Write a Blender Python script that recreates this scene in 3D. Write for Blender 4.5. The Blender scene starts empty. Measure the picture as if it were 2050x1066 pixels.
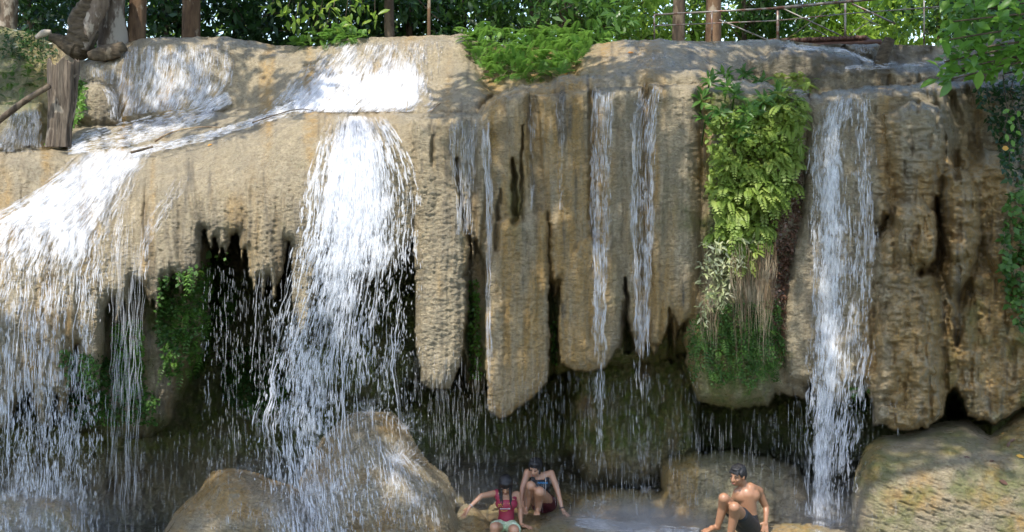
import bpy, math, random
import numpy as np
from mathutils import Vector, Matrix
random.seed(7)
RNG = np.random.default_rng(11)
rad = math.radians
scene = bpy.context.scene
COL = scene.collection

# ------------------------------------------------------------------ camera, world, sun, exposure
F = 2640.0          # focal length in photo pixels
CD = 16.0           # camera stands 16 m in front of the curtain wall
HX, HY = 1025.0, 400.0
CZ = 4.04
cam = bpy.data.cameras.new('camera'); cam_o = bpy.data.objects.new('camera', cam); COL.objects.link(cam_o)
cam.sensor_width = 36.0; cam.lens = F / 2050 * 36.0; cam.clip_end = 600; cam.clip_start = 0.1
cam.shift_y = -(533 - HY) / 2050
cam_o.location = (0, -CD, CZ); cam_o.rotation_euler = (rad(90), 0, 0)
scene.camera = cam_o
SUN_EL, SUN_AZ = 56.0, 205.0    # azimuth clockwise from +Y (north): 205 = from behind the camera, a little to its left
world = bpy.data.worlds.new('World'); scene.world = world; world.use_nodes = True
wn = world.node_tree.nodes; wl = world.node_tree.links
sky = wn.new('ShaderNodeTexSky'); sky.sky_type = 'NISHITA'; sky.sun_disc = False
sky.sun_elevation = rad(SUN_EL); sky.sun_rotation = rad(SUN_AZ)
wn['Background'].inputs['Strength'].default_value = 0.15
wl.new(sky.outputs[0], wn['Background'].inputs['Color'])
sl = bpy.data.lights.new('sun', 'SUN'); sl.energy = 2.4; sl.angle = rad(0.6); sl.color = (1.0, 0.95, 0.86)
so = bpy.data.objects.new('sun', sl); COL.objects.link(so)
sdir = Vector((math.sin(rad(SUN_AZ)) * math.cos(rad(SUN_EL)), math.cos(rad(SUN_AZ)) * math.cos(rad(SUN_EL)), math.sin(rad(SUN_EL))))
so.rotation_euler = sdir.to_track_quat('Z', 'Y').to_euler()
scene.view_settings.view_transform = 'Standard'; scene.view_settings.look = 'None'
scene.view_settings.exposure = 1.5; scene.view_settings.gamma = 1.0
scene.cycles.max_bounces = 6; scene.cycles.transparent_max_bounces = 48
scene.cycles.caustics_reflective = False; scene.cycles.caustics_refractive = False

# ------------------------------------------------------------------ helpers
def at(px, py, Y):
    px, py, Y = np.broadcast_arrays(np.asarray(px, float), np.asarray(py, float), np.asarray(Y, float)); d = Y + CD
    return np.stack([(px - HX) * d / F, Y, CZ - (py - HY) * d / F], -1)
def atv(px, py, Y): return Vector(at(px, py, Y).tolist())
_T = np.random.default_rng(3).random((256, 256))
def vn(x, y, s=0):
    x = np.asarray(x, float) + s * 17.31; y = np.asarray(y, float) + s * 9.77
    xi = np.floor(x).astype(int); yi = np.floor(y).astype(int)
    fx = x - xi; fy = y - yi; fx = fx * fx * (3 - 2 * fx); fy = fy * fy * (3 - 2 * fy)
    a = _T[xi & 255, yi & 255]; b = _T[(xi + 1) & 255, yi & 255]; c = _T[xi & 255, (yi + 1) & 255]; d = _T[(xi + 1) & 255, (yi + 1) & 255]
    return (a * (1 - fx) + b * fx) * (1 - fy) + (c * (1 - fx) + d * fx) * fy
def fbm(x, y, s=0, o=4):
    v = 0; a = .5; t = 0
    for k in range(o):
        v = v + a * vn(x, y, s + k * 3); t += a; x = np.asarray(x) * 2.03; y = np.asarray(y) * 2.03; a *= .5
    return v / t                       # 0..1 mean .5
def n1(x, y, s=0, o=4): return fbm(x, y, s, o) * 2 - 1
def tps(pts):
    P = np.array(pts, float); X = P[:, :2] / 300; z = P[:, 2]; n = len(P)
    d = np.linalg.norm(X[:, None] - X[None], axis=-1); K = np.where(d > 0, d * d * np.log(d + 1e-9), 0) + np.eye(n) * 1e-3
    A = np.zeros((n + 3, n + 3)); A[:n, :n] = K; A[:n, n] = 1; A[:n, n + 1:] = X; A[n:, :n] = A[:n, n:].T
    w = np.linalg.solve(A, np.concatenate([z, [0, 0, 0]]))
    def f(x, y):
        x = x / 300; y = y / 300; r = w[n] + w[n + 1] * x + w[n + 2] * y
        for i in range(n):
            q = (x - X[i, 0]) ** 2 + (y - X[i, 1]) ** 2
            r = r + w[i] * .5 * q * np.log(q + 1e-9)
        return r
    return f
def inpoly(x, y, poly):
    m = np.zeros(x.shape, bool); n = len(poly)
    for i in range(n):
        x0, y0 = poly[i]; x1, y1 = poly[(i + 1) % n]
        if y0 == y1: continue
        c = ((y0 > y) != (y1 > y)) & (x < (x1 - x0) * (y - y0) / (y1 - y0) + x0)
        m ^= c
    return m
def edt(mask, R):                       # capped distance (cells) to outside
    INF = (R + 1.0) ** 2
    f = np.where(mask, INF, 0.0)
    g = f.copy()
    for k in range(1, R + 1):
        g[k:] = np.minimum(g[k:], f[:-k] + k * k); g[:-k] = np.minimum(g[:-k], f[k:] + k * k)
    h = g.copy()
    for k in range(1, R + 1):
        h[:, k:] = np.minimum(h[:, k:], g[:, :-k] + k * k); h[:, :-k] = np.minimum(h[:, :-k], g[:, k:] + k * k)
    return np.minimum(np.sqrt(h), R)
def blur(a, n, it=2):
    for _ in range(it):
        for ax in (0, 1):
            p = np.pad(a, [(n, n) if i == ax else (0, 0) for i in (0, 1)], mode='edge')
            c = np.cumsum(p, axis=ax); c = np.concatenate([np.zeros_like(np.take(c, [0], ax)), c], axis=ax)
            L = a.shape[ax]; k = 2 * n + 1
            a = (np.take(c, range(k, k + L), ax) - np.take(c, range(0, L), ax)) / k
    return a
def sm(x, a, b):
    t = np.clip((x - a) / (b - a), 0, 1); return t * t * (3 - 2 * t)

def tag(o, label=None, cat=None, group=None, kind=None):
    if label: o['label'] = label
    if cat: o['category'] = cat
    if group: o['group'] = group
    if kind: o['kind'] = kind
    return o
def link(name, me, mat, parent=None):
    o = bpy.data.objects.new(name, me); COL.objects.link(o)
    if mat: me.materials.append(mat)
    if parent:
        o.parent = parent
        o.matrix_parent_inverse = Matrix.Translation(parent.location).inverted() if parent.rotation_euler.z == 0 else parent.matrix_world.inverted()
    return o
def mesh_np(name, V, Fq, attrs=None, smooth=True):
    """V (n,3), Fq list of int arrays (m,k)"""
    me = bpy.data.meshes.new(name)
    V = np.asarray(V, np.float32)
    me.vertices.add(len(V)); me.vertices.foreach_set('co', V.ravel())
    if not isinstance(Fq, list): Fq = [Fq]
    Fq = [f for f in Fq if len(f)]
    nl = sum(f.size for f in Fq); nf = sum(len(f) for f in Fq)
    me.loops.add(nl); me.loops.foreach_set('vertex_index', np.concatenate([f.ravel() for f in Fq]).astype(np.int32))
    me.polygons.add(nf); cnt = np.concatenate([np.full(len(f), f.shape[1]) for f in Fq])
    st = np.concatenate([[0], np.cumsum(cnt)[:-1]])
    me.polygons.foreach_set('loop_start', st.astype(np.int32))
    if smooth: me.polygons.foreach_set('use_smooth', np.ones(nf, bool))
    me.update(calc_edges=True)
    for k, a in (attrs or {}).items():
        a = np.asarray(a, np.float32)
        if a.ndim == 1:
            at_ = me.attributes.new(k, 'FLOAT', 'POINT'); at_.data.foreach_set('value', a)
        else:
            at_ = me.attributes.new(k, 'FLOAT_VECTOR', 'POINT'); at_.data.foreach_set('vector', a.ravel())
    return me
class MB:
    def __init__(s): s.V = []; s.F = {}; s.n = 0; s.A = {}
    def add(s, V, faces, **attrs):
        V = np.asarray(V, float).reshape(-1, 3)
        for f in (faces if isinstance(faces, list) else [faces]):
            f = np.asarray(f, int)
            if f.size: s.F.setdefault(f.shape[1], []).append(f + s.n)
        s.V.append(V); s.n += len(V)
        for k, a in attrs.items():
            s.A.setdefault(k, []).append(np.broadcast_to(np.asarray(a, float), (len(V),)))
        return s
    def build(s, name, mat, parent=None, smooth=True):
        at_ = {k: np.concatenate(v) for k, v in s.A.items()}
        me = mesh_np(name, np.concatenate(s.V), [np.concatenate(f) for f in s.F.values()], at_, smooth)
        return link(name, me, mat, parent)
    def tubes(s, P, R, sides=5, caps=False, **attrs):
        """P (K,N,3) paths, R (K,N) radii"""
        P = np.asarray(P, float); R = np.asarray(R, float)
        if P.ndim == 2: P = P[None]; R = np.broadcast_to(R, P.shape[1:2])[None]
        K, N, _ = P.shape
        T = np.gradient(P, axis=1); T /= np.linalg.norm(T, axis=-1, keepdims=True) + 1e-9
        up = np.where(np.abs(T[..., 2:3]) > .9, np.array([0, 1., 0]), np.array([0, 0, 1.]))
        m = np.abs(T[:, :, 2]).mean(1) > .7
        up = np.where(m[:, None, None], np.array([0, 1., 0]), np.array([0, 0, 1.])) + 0 * T
        A = np.cross(T, up); A /= np.linalg.norm(A, axis=-1, keepdims=True) + 1e-9
        B = np.cross(A, T)
        an = np.arange(sides) * 2 * math.pi / sides
        V = P[:, :, None] + R[:, :, None, None] * (np.cos(an)[:, None] * A[:, :, None] + np.sin(an)[:, None] * B[:, :, None])
        idx = np.arange(K * N * sides).reshape(K, N, sides)
        a = idx[:, :-1]; b = idx[:, 1:]
        f = np.stack([a, np.roll(a, -1, 2), np.roll(b, -1, 2), b], -1).reshape(-1, 4)
        fl = [f]
        if caps and sides >= 3:
            fl += [idx[:, 0, ::-1].reshape(K, sides), idx[:, -1].reshape(K, sides)] if sides != 4 else [np.concatenate([f, idx[:, 0, ::-1], idx[:, -1]])]
            if sides == 4: fl = fl[1:]
        at_ = {k: np.repeat(np.broadcast_to(v, (K,)), N * sides) for k, v in attrs.items()}
        s.add(V.reshape(-1, 3), fl, **at_); return s
    def box(s, c, h, rot=None, **attrs):
        q = np.array([[x, y, z] for x in (-1, 1) for y in (-1, 1) for z in (-1, 1)], float) * np.array(h)
        if rot is not None: q = q @ np.array(rot).T
        s.add(q + np.array(c), np.array([[0, 1, 3, 2], [4, 6, 7, 5], [0, 4, 5, 1], [2, 3, 7, 6], [0, 2, 6, 4], [1, 5, 7, 3]]), **attrs); return s

# ---- node helper
class NT:
    def __init__(s, name):
        s.m = bpy.data.materials.new(name); s.m.use_nodes = True; s.t = s.m.node_tree; s.n = s.t.nodes; s.l = s.t.links
        s.bsdf = s.n['Principled BSDF']; s.out = s.n['Material Output']
        s.co = None
    def new(s, typ, ins=None, **kw):
        nd = s.n.new(typ)
        for k, v in kw.items(): setattr(nd, k, v)
        for k, v in (ins or {}).items():
            if isinstance(v, bpy.types.NodeSocket): s.l.new(v, nd.inputs[k])
            else: nd.inputs[k].default_value = v
        return nd
    def coord(s, scale=(1, 1, 1)):
        if not s.co: s.co = s.new('ShaderNodeTexCoord').outputs['Object']
        return s.new('ShaderNodeMapping', {'Vector': s.co, 'Scale': scale}).outputs[0]
    def noise(s, scale, vec=(1, 1, 1), detail=4, rough=.55, v=None, dist=0):
        return s.new('ShaderNodeTexNoise', {'Vector': v or s.coord(vec), 'Scale': scale, 'Detail': detail, 'Roughness': rough, 'Distortion': dist}).outputs[0]
    def ramp(s, f, stops):
        r = s.new('ShaderNodeValToRGB', {'Fac': f}); e = r.color_ramp.elements
        while len(e) < len(stops): e.new(.5)
        for i, (p, c) in enumerate(stops):
            e[i].position = p; e[i].color = (c, c, c, 1) if not hasattr(c, '__len__') else (*c[:3], 1)
        return r.outputs[0]
    def mix(s, f, a, b, bt='MIX'):
        m = s.new('ShaderNodeMix', data_type='RGBA', blend_type=bt)
        for k, v in (('Factor', f), ('A', a), ('B', b)):
            i = [q for q in m.inputs if q.name == k and (q.type == 'RGBA' if k != 'Factor' else q.type == 'VALUE')][0]
            if isinstance(v, bpy.types.NodeSocket): s.l.new(v, i)
            else: i.default_value = v if k == 'Factor' else (*v[:3], 1)
        return [q for q in m.outputs if q.type == 'RGBA'][0]
    def math(s, op, a, b=0.5, clamp=False):
        return s.new('ShaderNodeMath', {0: a, 1: b}, operation=op, use_clamp=clamp).outputs[0]
    def attr(s, n): return s.new('ShaderNodeAttribute', attribute_name=n).outputs['Fac']
    def bump(s, h, st, dist, nrm=None):
        b = s.new('ShaderNodeBump', {'Height': h, 'Strength': st, 'Distance': dist})
        if nrm: s.l.new(nrm, b.inputs['Normal'])
        return b.outputs[0]
    def set(s, **kw):
        nm = {'col': 'Base Color', 'rough': 'Roughness', 'nrm': 'Normal', 'metal': 'Metallic', 'alpha': 'Alpha', 'spec': 'Specular IOR Level', 'coat': 'Coat Weight', 'sss': 'Subsurface Weight'}
        for k, v in kw.items():
            i = s.bsdf.inputs[nm[k]]
            if isinstance(v, bpy.types.NodeSocket): s.l.new(v, i)
            else: i.default_value = (*v[:3], 1) if k == 'col' else v
        return s

# ------------------------------------------------------------------ materials
def rock_material(name, dark=1.0, wet=.45, mossy=0.0):
    m = NT(name)
    big = m.noise(.9, (1, 1, .6), 5); mid = m.noise(5, (1, 1, .45), 6, .6); st = m.noise(3.2, (3.5, 3.5, .28), 5, .6)
    fine = m.noise(38, (1, 1, 1.6), 5, .7)
    c = m.mix(m.ramp(big, [(.35, 0), (.65, 1)]), (.44 * dark, .36 * dark, .225 * dark), (.34 * dark, .29 * dark, .20 * dark))
    c = m.mix(m.ramp(mid, [(.42, 0), (.7, 1)]), c, (.50 * dark, .41 * dark, .265 * dark))
    c = m.mix(m.ramp(m.noise(13, (1, 1, .8), 9, .8), [(.38, .5), (.54, 0)]), c, (.21 * dark, .17 * dark, .11 * dark))
    c = m.mix(m.ramp(m.noise(1.7, (1, 1, .7), 7, .7), [(.50, 0), (.66, .45)]), c, (.24 * dark, .21 * dark, .155 * dark))
    och = m.math('MULTIPLY', m.attr('ochre'), m.ramp(st, [(.3, 0), (.62, 1)]))
    c = m.mix(och, c, (.46 * dark, .28 * dark, .085 * dark))
    c = m.mix(m.ramp(fine, [(.32, .7), (.5, 0)]), c, (.17 * dark, .12 * dark, .08 * dark))
    stain_shade = m.math('ADD', m.attr('dark'), m.ramp(st, [(.56, 0), (.72, .5)]), True)  # vertical stains plus the dark attribute, which includes painted cave shade
    c = m.mix(stain_shade, c, (.115 * dark, .10 * dark, .075 * dark))
    sc = m.noise(20, (1, 1, 3.0), 7, .7, dist=.5)
    ms = m.math('MULTIPLY', m.attr('moss'), m.ramp(m.noise(9, (1, 1, .7), 6, .7), [(.3, .25), (.6, 1)]))
    c = m.mix(ms, c, m.mix(fine, (.05, .085, .012), (.16, .19, .03)))
    if mossy: c = m.mix(m.ramp(m.noise(2.6, (1, 1, 1), 6, .65), [(.45, 0), (.62, mossy)]), c, (.12, .15, .025))
    c = m.mix(m.ramp(sc, [(.36, .5), (.50, 0)]), c, (.19 * dark, .145 * dark, .08 * dark))
    n = m.bump(sc, 1.0, .06)
    n = m.bump(fine, .7, .018, n)
    n = m.bump(m.noise(120, (1, 1, 1.3), 3, .6), .4, .004, n)
    r = m.ramp(m.noise(6, (1, 1, .5), 4), [(.35, wet), (.65, wet + .35)])
    m.set(col=c, rough=r, nrm=n, spec=.45)
    return m.m
M = {}
M['rock'] = rock_material('tufa', 1.0, .24)
M['wetrock'] = rock_material('wet_boulder_rock', .9, .22, .35)
M['wettan'] = rock_material('wet_tan_rock', .88, .12)
M['caverock'] = rock_material('cave_rock', .5, .3, .5)

def water_sheet(name, lo, hi, col=(.92, .93, .96)):
    """streaky veil of falling water: alpha from noise stretched along the flow (attributes fs = along, ft = across, dens)"""
    m = NT(name)
    cx = m.new('ShaderNodeCombineXYZ', {0: m.attr('ft'), 1: m.attr('fs'), 2: 0.0}).outputs[0]
    a = m.new('ShaderNodeMapping', {'Vector': cx, 'Scale': (46, 8, 1)}).outputs[0]
    n1_ = m.new('ShaderNodeTexNoise', {'Vector': a, 'Scale': 1, 'Detail': 5, 'Roughness': .65, 'Distortion': .6}).outputs[0]
    b = m.new('ShaderNodeMapping', {'Vector': cx, 'Scale': (16, 3.4, 1)}).outputs[0]
    n2 = m.new('ShaderNodeTexNoise', {'Vector': b, 'Scale': 1, 'Detail': 4, 'Roughness': .6, 'Distortion': 1.0}).outputs[0]
    s = m.math('ADD', m.math('MULTIPLY', n1_, .62), m.math('MULTIPLY', n2, .38))
    s = m.math('ADD', s, m.math('SUBTRACT', m.attr('dens'), .5))
    al = m.ramp(s, [(lo, 0), (hi, 1)])
    d = m.new('ShaderNodeBsdfDiffuse', {'Color': (*col, 1)}); t = m.new('ShaderNodeBsdfTranslucent', {'Color': (*col, 1)})
    g = m.new('ShaderNodeBsdfGlossy', {'Color': (1, 1, 1, 1), 'Roughness': .25})
    nr = m.bump(s, .6, .05)
    for q in (d, g): m.l.new(nr, q.inputs['Normal'])
    mx = m.new('ShaderNodeMixShader', {0: .45, 1: d.outputs[0], 2: t.outputs[0]})
    mx2 = m.new('ShaderNodeMixShader', {0: .07, 1: mx.outputs[0], 2: g.outputs[0]})
    tr = m.new('ShaderNodeBsdfTransparent')
    o = m.new('ShaderNodeMixShader', {0: al, 1: tr.outputs[0], 2: mx2.outputs[0]})
    m.l.new(o.outputs[0], m.out.inputs[0])
    return m.m
M['veil'] = water_sheet('water_veil', .44, .70)
def strand_material(name, op=.9, col=(.93, .94, .97)):
    """rope or clot of white water: thin and see-through towards its rim, where there is less water to look through"""
    m = NT(name)
    d = m.new('ShaderNodeBsdfDiffuse', {'Color': (*col, 1)}); t = m.new('ShaderNodeBsdfTranslucent', {'Color': (*col, 1)})
    mx = m.new('ShaderNodeMixShader', {0: .5, 1: d.outputs[0], 2: t.outputs[0]})
    lw = m.new('ShaderNodeLayerWeight', {'Blend': .5}).outputs['Facing']
    al = m.math('MULTIPLY', m.math('POWER', m.math('SUBTRACT', 1.0, lw), 2.2), m.math('SUBTRACT', op, m.math('MULTIPLY', m.attr('rnd'), op * .8)))
    tp = m.new('ShaderNodeBsdfTransparent')
    o = m.new('ShaderNodeMixShader', {0: al, 1: tp.outputs[0], 2: mx.outputs[0]})
    m.l.new(o.outputs[0], m.out.inputs[0]); return m.m
M['strand'] = strand_material('white_water', .62)
M['thin'] = strand_material('thin_water', .36)

def leaf_material(name, c0, c1, c2=None, trans=.35, gloss=.35):
    m = NT(name)
    r = m.attr('rnd')
    c = m.ramp(r, [(0, c0), (.6, c1), (1, c2 or c1)])
    c = m.mix(m.math('MULTIPLY', m.noise(25, detail=2), .5), c, tuple(x * .55 for x in c0))
    m.set(col=c, rough=gloss, spec=.4)
    t = m.new('ShaderNodeBsdfTranslucent', {'Color': m.mix(.5, c, tuple(min(1, x * 1.6) for x in (c2 or c1)))})
    o = m.new('ShaderNodeMixShader', {0: trans, 1: m.bsdf.outputs[0], 2: t.outputs[0]})
    m.l.new(o.outputs[0], m.out.inputs[0]); return m.m
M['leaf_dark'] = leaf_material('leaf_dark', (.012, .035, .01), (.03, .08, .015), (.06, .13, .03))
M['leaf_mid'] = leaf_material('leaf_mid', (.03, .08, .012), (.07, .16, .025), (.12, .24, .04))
M['leaf_bright'] = leaf_material('leaf_bright', (.05, .13, .015), (.16, .29, .03), (.38, .50, .08), .55)  # lighter leaf copy with sunshine put into its colour
M['fern'] = leaf_material('fern_green', (.05, .13, .015), (.11, .24, .03), (.20, .36, .06), .4, .5)
M['maiden'] = leaf_material('maidenhair_green', (.12, .19, .03), (.24, .34, .06), (.40, .48, .12), .4, .5)
M['moss'] = leaf_material('moss_green', (.02, .06, .008), (.06, .14, .018), (.12, .24, .03), .2, .6)
M['pale'] = leaf_material('pale_leaf', (.30, .34, .12), (.5, .52, .28), (.7, .68, .5), .3, .5)
M['deadleaf'] = leaf_material('dead_leaf', (.35, .12, .03), (.55, .22, .03), (.65, .38, .06), .2, .5)
M['brownleaf'] = leaf_material('brown_leaf', (.06, .03, .02), (.12, .06, .035), (.16, .08, .05), .1, .35)
def bark_material(name, a, b, c, sc=(1, 1, .25), patch=.5):
    m = NT(name)
    n = m.noise(9, sc, 6, .65); p = m.noise(4.5, (1, 1, .5), 4, .6)
    col = m.mix(m.ramp(n, [(.35, 0), (.65, 1)]), a, b)
    col = m.mix(m.ramp(p, [(patch, 0), (patch + .06, 1)]), col, c)
    m.set(col=col, rough=.85, nrm=m.bump(n, .9, .03), spec=.2); return m.m
M['bark_pale'] = bark_material('bark_pale', (.08, .055, .04), (.20, .155, .115), (.36, .31, .25))
M['bark_brown'] = bark_material('bark_brown', (.06, .036, .022), (.16, .10, .058), (.28, .23, .17), patch=.58)
M['bark_dark'] = bark_material('bark_dark', (.03, .024, .018), (.09, .065, .045), (.13, .10, .07))
M['bark_grey'] = bark_material('bark_grey', (.05, .038, .026), (.13, .10, .065), (.20, .16, .11), (1, 1, 3), .62)
M['deadwood'] = bark_material('dead_wood', (.04, .03, .024), (.20, .16, .12), (.31, .26, .2), (3.2, 3.2, .22), .58)
M['root'] = bark_material('root_fibre', (.08, .05, .03), (.24, .17, .10), (.36, .28, .18))
def soil():
    m = NT('forest_soil'); n = m.noise(6, detail=8, rough=.7); k = m.noise(30, detail=4)
    c = m.mix(m.ramp(n, [(.35, 0), (.65, 1)]), (.07, .05, .03), (.15, .11, .06)); c = m.mix(m.ramp(m.noise(2, detail=5), [(.5, 0), (.62, .8)]), c, (.05, .09, .015))
    m.set(col=c, rough=.9, nrm=m.bump(k, .8, .03)); return m.m
M['soil'] = soil()

# ------------------------------------------------------------------ the rock relief: every mass has its own distance and roundness
ST = 2.0
gx = np.arange(-220, 2262, ST); gy = np.arange(0, 1220, ST)
GX, GY = np.meshgrid(gx, gy, indexing='ij')
WX = GX + 9 * n1(GX / 45, GY / 45, 1, 3) + 3 * n1(GX / 11, GY / 14, 2, 3)
WY = GY + 9 * n1(GX / 40, GY / 50, 5, 3) + 6 * n1(GX / 9, GY / 30, 6, 3)
D = 4.2 + .35 * n1(GX / 160, GY / 120, 9) + .12 * n1(GX / 30, GY / 40, 10)
MOSS = np.zeros_like(D); OCH = np.zeros_like(D); DRK = np.zeros_like(D)
def mass(poly, depth, r=30, R=.35, warp=1.0, sharp_top=False):
    global D
    x0, x1 = min(p[0] for p in poly) - 40, max(p[0] for p in poly) + 40; y0, y1 = min(p[1] for p in poly) - 40, max(p[1] for p in poly) + 40
    i0, i1 = max(0, int((x0 - gx[0]) / ST)), min(len(gx), int((x1 - gx[0]) / ST) + 1); j0, j1 = max(0, int((y0 - gy[0]) / ST)), min(len(gy), int((y1 - gy[0]) / ST) + 1)
    S = (slice(i0, i1), slice(j0, j1)); X, Y = GX[S], GY[S]
    wx = X + (WX[S] - X) * warp; wy = Y + (WY[S] - Y) * warp
    m = inpoly(wx, wy, poly)
    rc = max(2, int(r / ST)); e = edt(m, rc) / rc
    q = 1 - e; back = R * (1 - np.sqrt(np.clip(1 - q * q, 0, 1)))
    d = depth(X, Y) if callable(depth) else depth
    f = np.where(m, d + back, 1e3)
    D[S] = np.minimum(D[S], f)
    return S, m
def carve(pts, w, dep, soft=1.0):
    """cut a groove along a polyline; w half-width px, dep metres"""
    global D
    best = np.full(D.shape, 1e9); ww = np.zeros(D.shape)
    for (a, b) in zip(pts[:-1], pts[1:]):
        ax, ay, aw = a[0], a[1], a[2] if len(a) > 2 else w; bx, by, bw = b[0], b[1], b[2] if len(b) > 2 else w
        L = (bx - ax) ** 2 + (by - ay) ** 2 + 1e-6
        t = np.clip(((WX - ax) * (bx - ax) + (WY - ay) * (by - ay)) / L, 0, 1)
        d = np.hypot(WX - ax - t * (bx - ax), WY - ay - t * (by - ay)); h = aw + (bw - aw) * t
        k = d / h < best; best = np.where(k, d / h, best)
    g = np.clip(1 - best * .8, 0, 1); g = g * g * (3 - 2 * g)
    D = D + dep * .8 * g * (.6 + .8 * vn(GX / 12, GY / 30, 99))
    return g

# upper terraces far back
mass([(-300, -50), (2400, -50), (2400, 250), (1640, 200), (1500, 190), (1400, 165), (1300, 160), (1200, 170), (1075, 190), (975, 235), (700, 240), (650, 262), (600, 268), (450, 312), (330, 332), (230, 342), (-300, 342)], tps([(-100, 60, 4.2), (-100, 300, 2.2), (100, 80, 3.9), (100, 280, 2.2), (300, 70, 3.5), (300, 235, 3.0), (300, 320, 1.6), (450, 70, 3.6), (450, 200, 3.2), (470, 300, 1.4), (600, 150, 2.7), (700, 75, 3.3), (700, 150, 2.5), (700, 225, 1.3), (900, 75, 3.2), (900, 140, 2.7), (900, 225, 1.2), (1050, 90, 3.0), (1050, 200, 1.4),
     (1200, 80, 3.2), (1200, 160, 1.6), (1450, 80, 3.6), (1450, 200, 2.8), (1700, 80, 4.6), (1700, 200, 3.3), (1950, 80, 4.2), (1950, 230, 2.6), (2250, 60, 4), (2250, 300, 2.0)]), 4, .1)
# upper left wall: rounded lip, stands over the stream
mass([(168, 128), (190, 112), (235, 100), (262, 84), (300, 76), (460, 76), (560, 95), (640, 96), (690, 80), (800, 74), (935, 70), (945, 120), (965, 165), (985, 190), (960, 235), (470, 235), (440, 228), (400, 250), (220, 262), (205, 200), (175, 165)],
     tps([(180, 120, 3.1), (180, 160, 3.0), (300, 80, 3.1), (300, 240, 2.7), (440, 100, 3.0), (450, 220, 2.6), (560, 120, 2.9), (560, 220, 1.9), (700, 90, 2.9), (700, 150, 2.2), (700, 225, 1.1), (880, 90, 2.8), (880, 150, 2.2), (880, 225, 1.0), (960, 200, 1.2)]), 34, .5, .7)
mass([(168, 175), (200, 163), (225, 180), (240, 250), (180, 262), (150, 240)], 2.35, 26, .35, .7)
mass([(-200, 215), (40, 212), (85, 205), (95, 240), (98, 320), (-200, 320)], 1.75, 24, .35, .7)
# stream bed running down-left
mass([(140, 262), (200, 252), (330, 250), (440, 225), (560, 205), (700, 205), (700, 240), (600, 258), (450, 300), (330, 322), (230, 334), (140, 334)], tps([(150, 262, 2.1), (150, 310, 1.4), (300, 250, 2.4), (300, 300, 1.5), (450, 220, 2.4), (450, 265, 1.5), (650, 210, 1.7), (650, 235, 1.2)]), 6, .15, .5)
# right-hand tiers behind
mass([(1150, 118), (1180, 92), (1230, 82), (1320, 80), (1400, 88), (1560, 80), (1600, 92), (1690, 100), (1760, 128), (1900, 132), (2300, 150), (2300, 205), (1640, 205), (1480, 190), (1400, 165), (1150, 180)],
     tps([(1180, 100, 2.4), (1180, 160, 1.3), (1300, 85, 2.3), (1300, 150, 1.0), (1420, 90, 2.5), (1420, 160, 1.6), (1560, 85, 2.9), (1560, 180, 2.5), (1750, 130, 2.7), (1750, 180, 2.4), (1950, 140, 2.8), (1950, 200, 2.5)]), 16, .3, .6)
mass([(1560, 98), (1640, 100), (1700, 112), (1745, 135), (1745, 205), (1500, 205), (1500, 120)], 2.25, 18, .3, .8)
mass([(1640, 135), (1720, 128), (1900, 142), (1960, 150), (1960, 200), (1600, 205)], 2.05, 20, .3, .8)
mass([(1690, 88), (1755, 90), (1752, 122), (1700, 118)], 3.2, 16, .3, .6)

# back wall under the curtain (lumpy, mossy)
mass([(1140, 600), (1400, 640), (1400, 940), (1330, 975), (1180, 980), (1130, 900)], lambda X, Y: 2.1 + .3 * n1(X / 40, Y / 60, 31), 40, .6)
mass([(560, 250), (860, 250), (860, 700), (800, 820), (560, 760)], lambda X, Y: 2.6 + .3 * n1(X / 60, Y / 60, 32), 40, .6)
mass([(1330, 925), (1400, 905), (1500, 903), (1590, 930), (1640, 1000), (1640, 1150), (1300, 1150)], lambda X, Y: 1.1 - (Y - 905) / 260 + .1 * n1(X / 40, Y / 30, 33), 40, .8)
mass([(1150, 995), (1250, 978), (1340, 985), (1400, 1010), (1420, 1120), (1100, 1120)], lambda X, Y: 1.3 - (Y - 985) / 90, 14, .35)
# mossy hanging mass under the left slope
mass([(130, 500), (420, 470), (418, 640), (405, 700), (375, 770), (340, 850), (300, 878), (200, 872), (120, 860)], lambda X, Y: .85 + .16 * n1(X / 50, Y / 60, 34), 42, .7)
# left slope with draperies
SL = [(-300, 300), (0, 304), (160, 302), (230, 305), (330, 290), (450, 268), (540, 240), (600, 226), (650, 226), (700, 230), (850, 226), (850, 400), (838, 470), (800, 520), (760, 560), (735, 500), (700, 540), (680, 470), (650, 490), (632, 600), (618, 665), (600, 672), (585, 630), (578, 480), (565, 540), (552, 604), (540, 560), (530, 598), (520, 560), (512, 590), (500, 548), (490, 500), (484, 530), (474, 470), (462, 478), (452, 524), (446, 490), (438, 520), (430, 478), (422, 505), (410, 462), (398, 540), (384, 592), (372, 560), (358, 590), (346, 545), (334, 580), (324, 556), (312, 640), (304, 600), (296, 615), (284, 570), (268, 560), (252, 640), (246, 600), (238, 655), (228, 600), (216, 620), (208, 720), (190, 790), (172, 800), (158, 770), (148, 690), (142, 760), (128, 848), (110, 790), (100, 856), (74, 845), (60, 780), (40, 800), (20, 860), (-20, 850), (-300, 860)]
mass(SL, tps([(-150, 305, .9), (0, 305, .9), (0, 400, .55), (0, 500, -.1), (0, 640, -.5), (0, 860, -.6), (160, 303, 1.2), (150, 400, .5), (150, 520, -.05), (150, 780, -.4), (230, 305, 1.35), (230, 400, .6), (240, 520, .1), (240, 620, 0), (330, 292, 1.6), (330, 340, .85), (330, 400, .35), (330, 540, -.05), (450, 268, 1.5), (450, 320, .75), (450, 380, .3), (450, 500, .1), (600, 228, 1.15), (600, 275, .5), (600, 340, .1), (600, 420, -.12), (600, 600, -.1),
      (730, 230, .75), (730, 280, .25), (730, 400, -.05), (730, 520, -.05), (845, 230, .55), (845, 300, .32), (845, 450, .3)]), 30, .38, .8)
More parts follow.
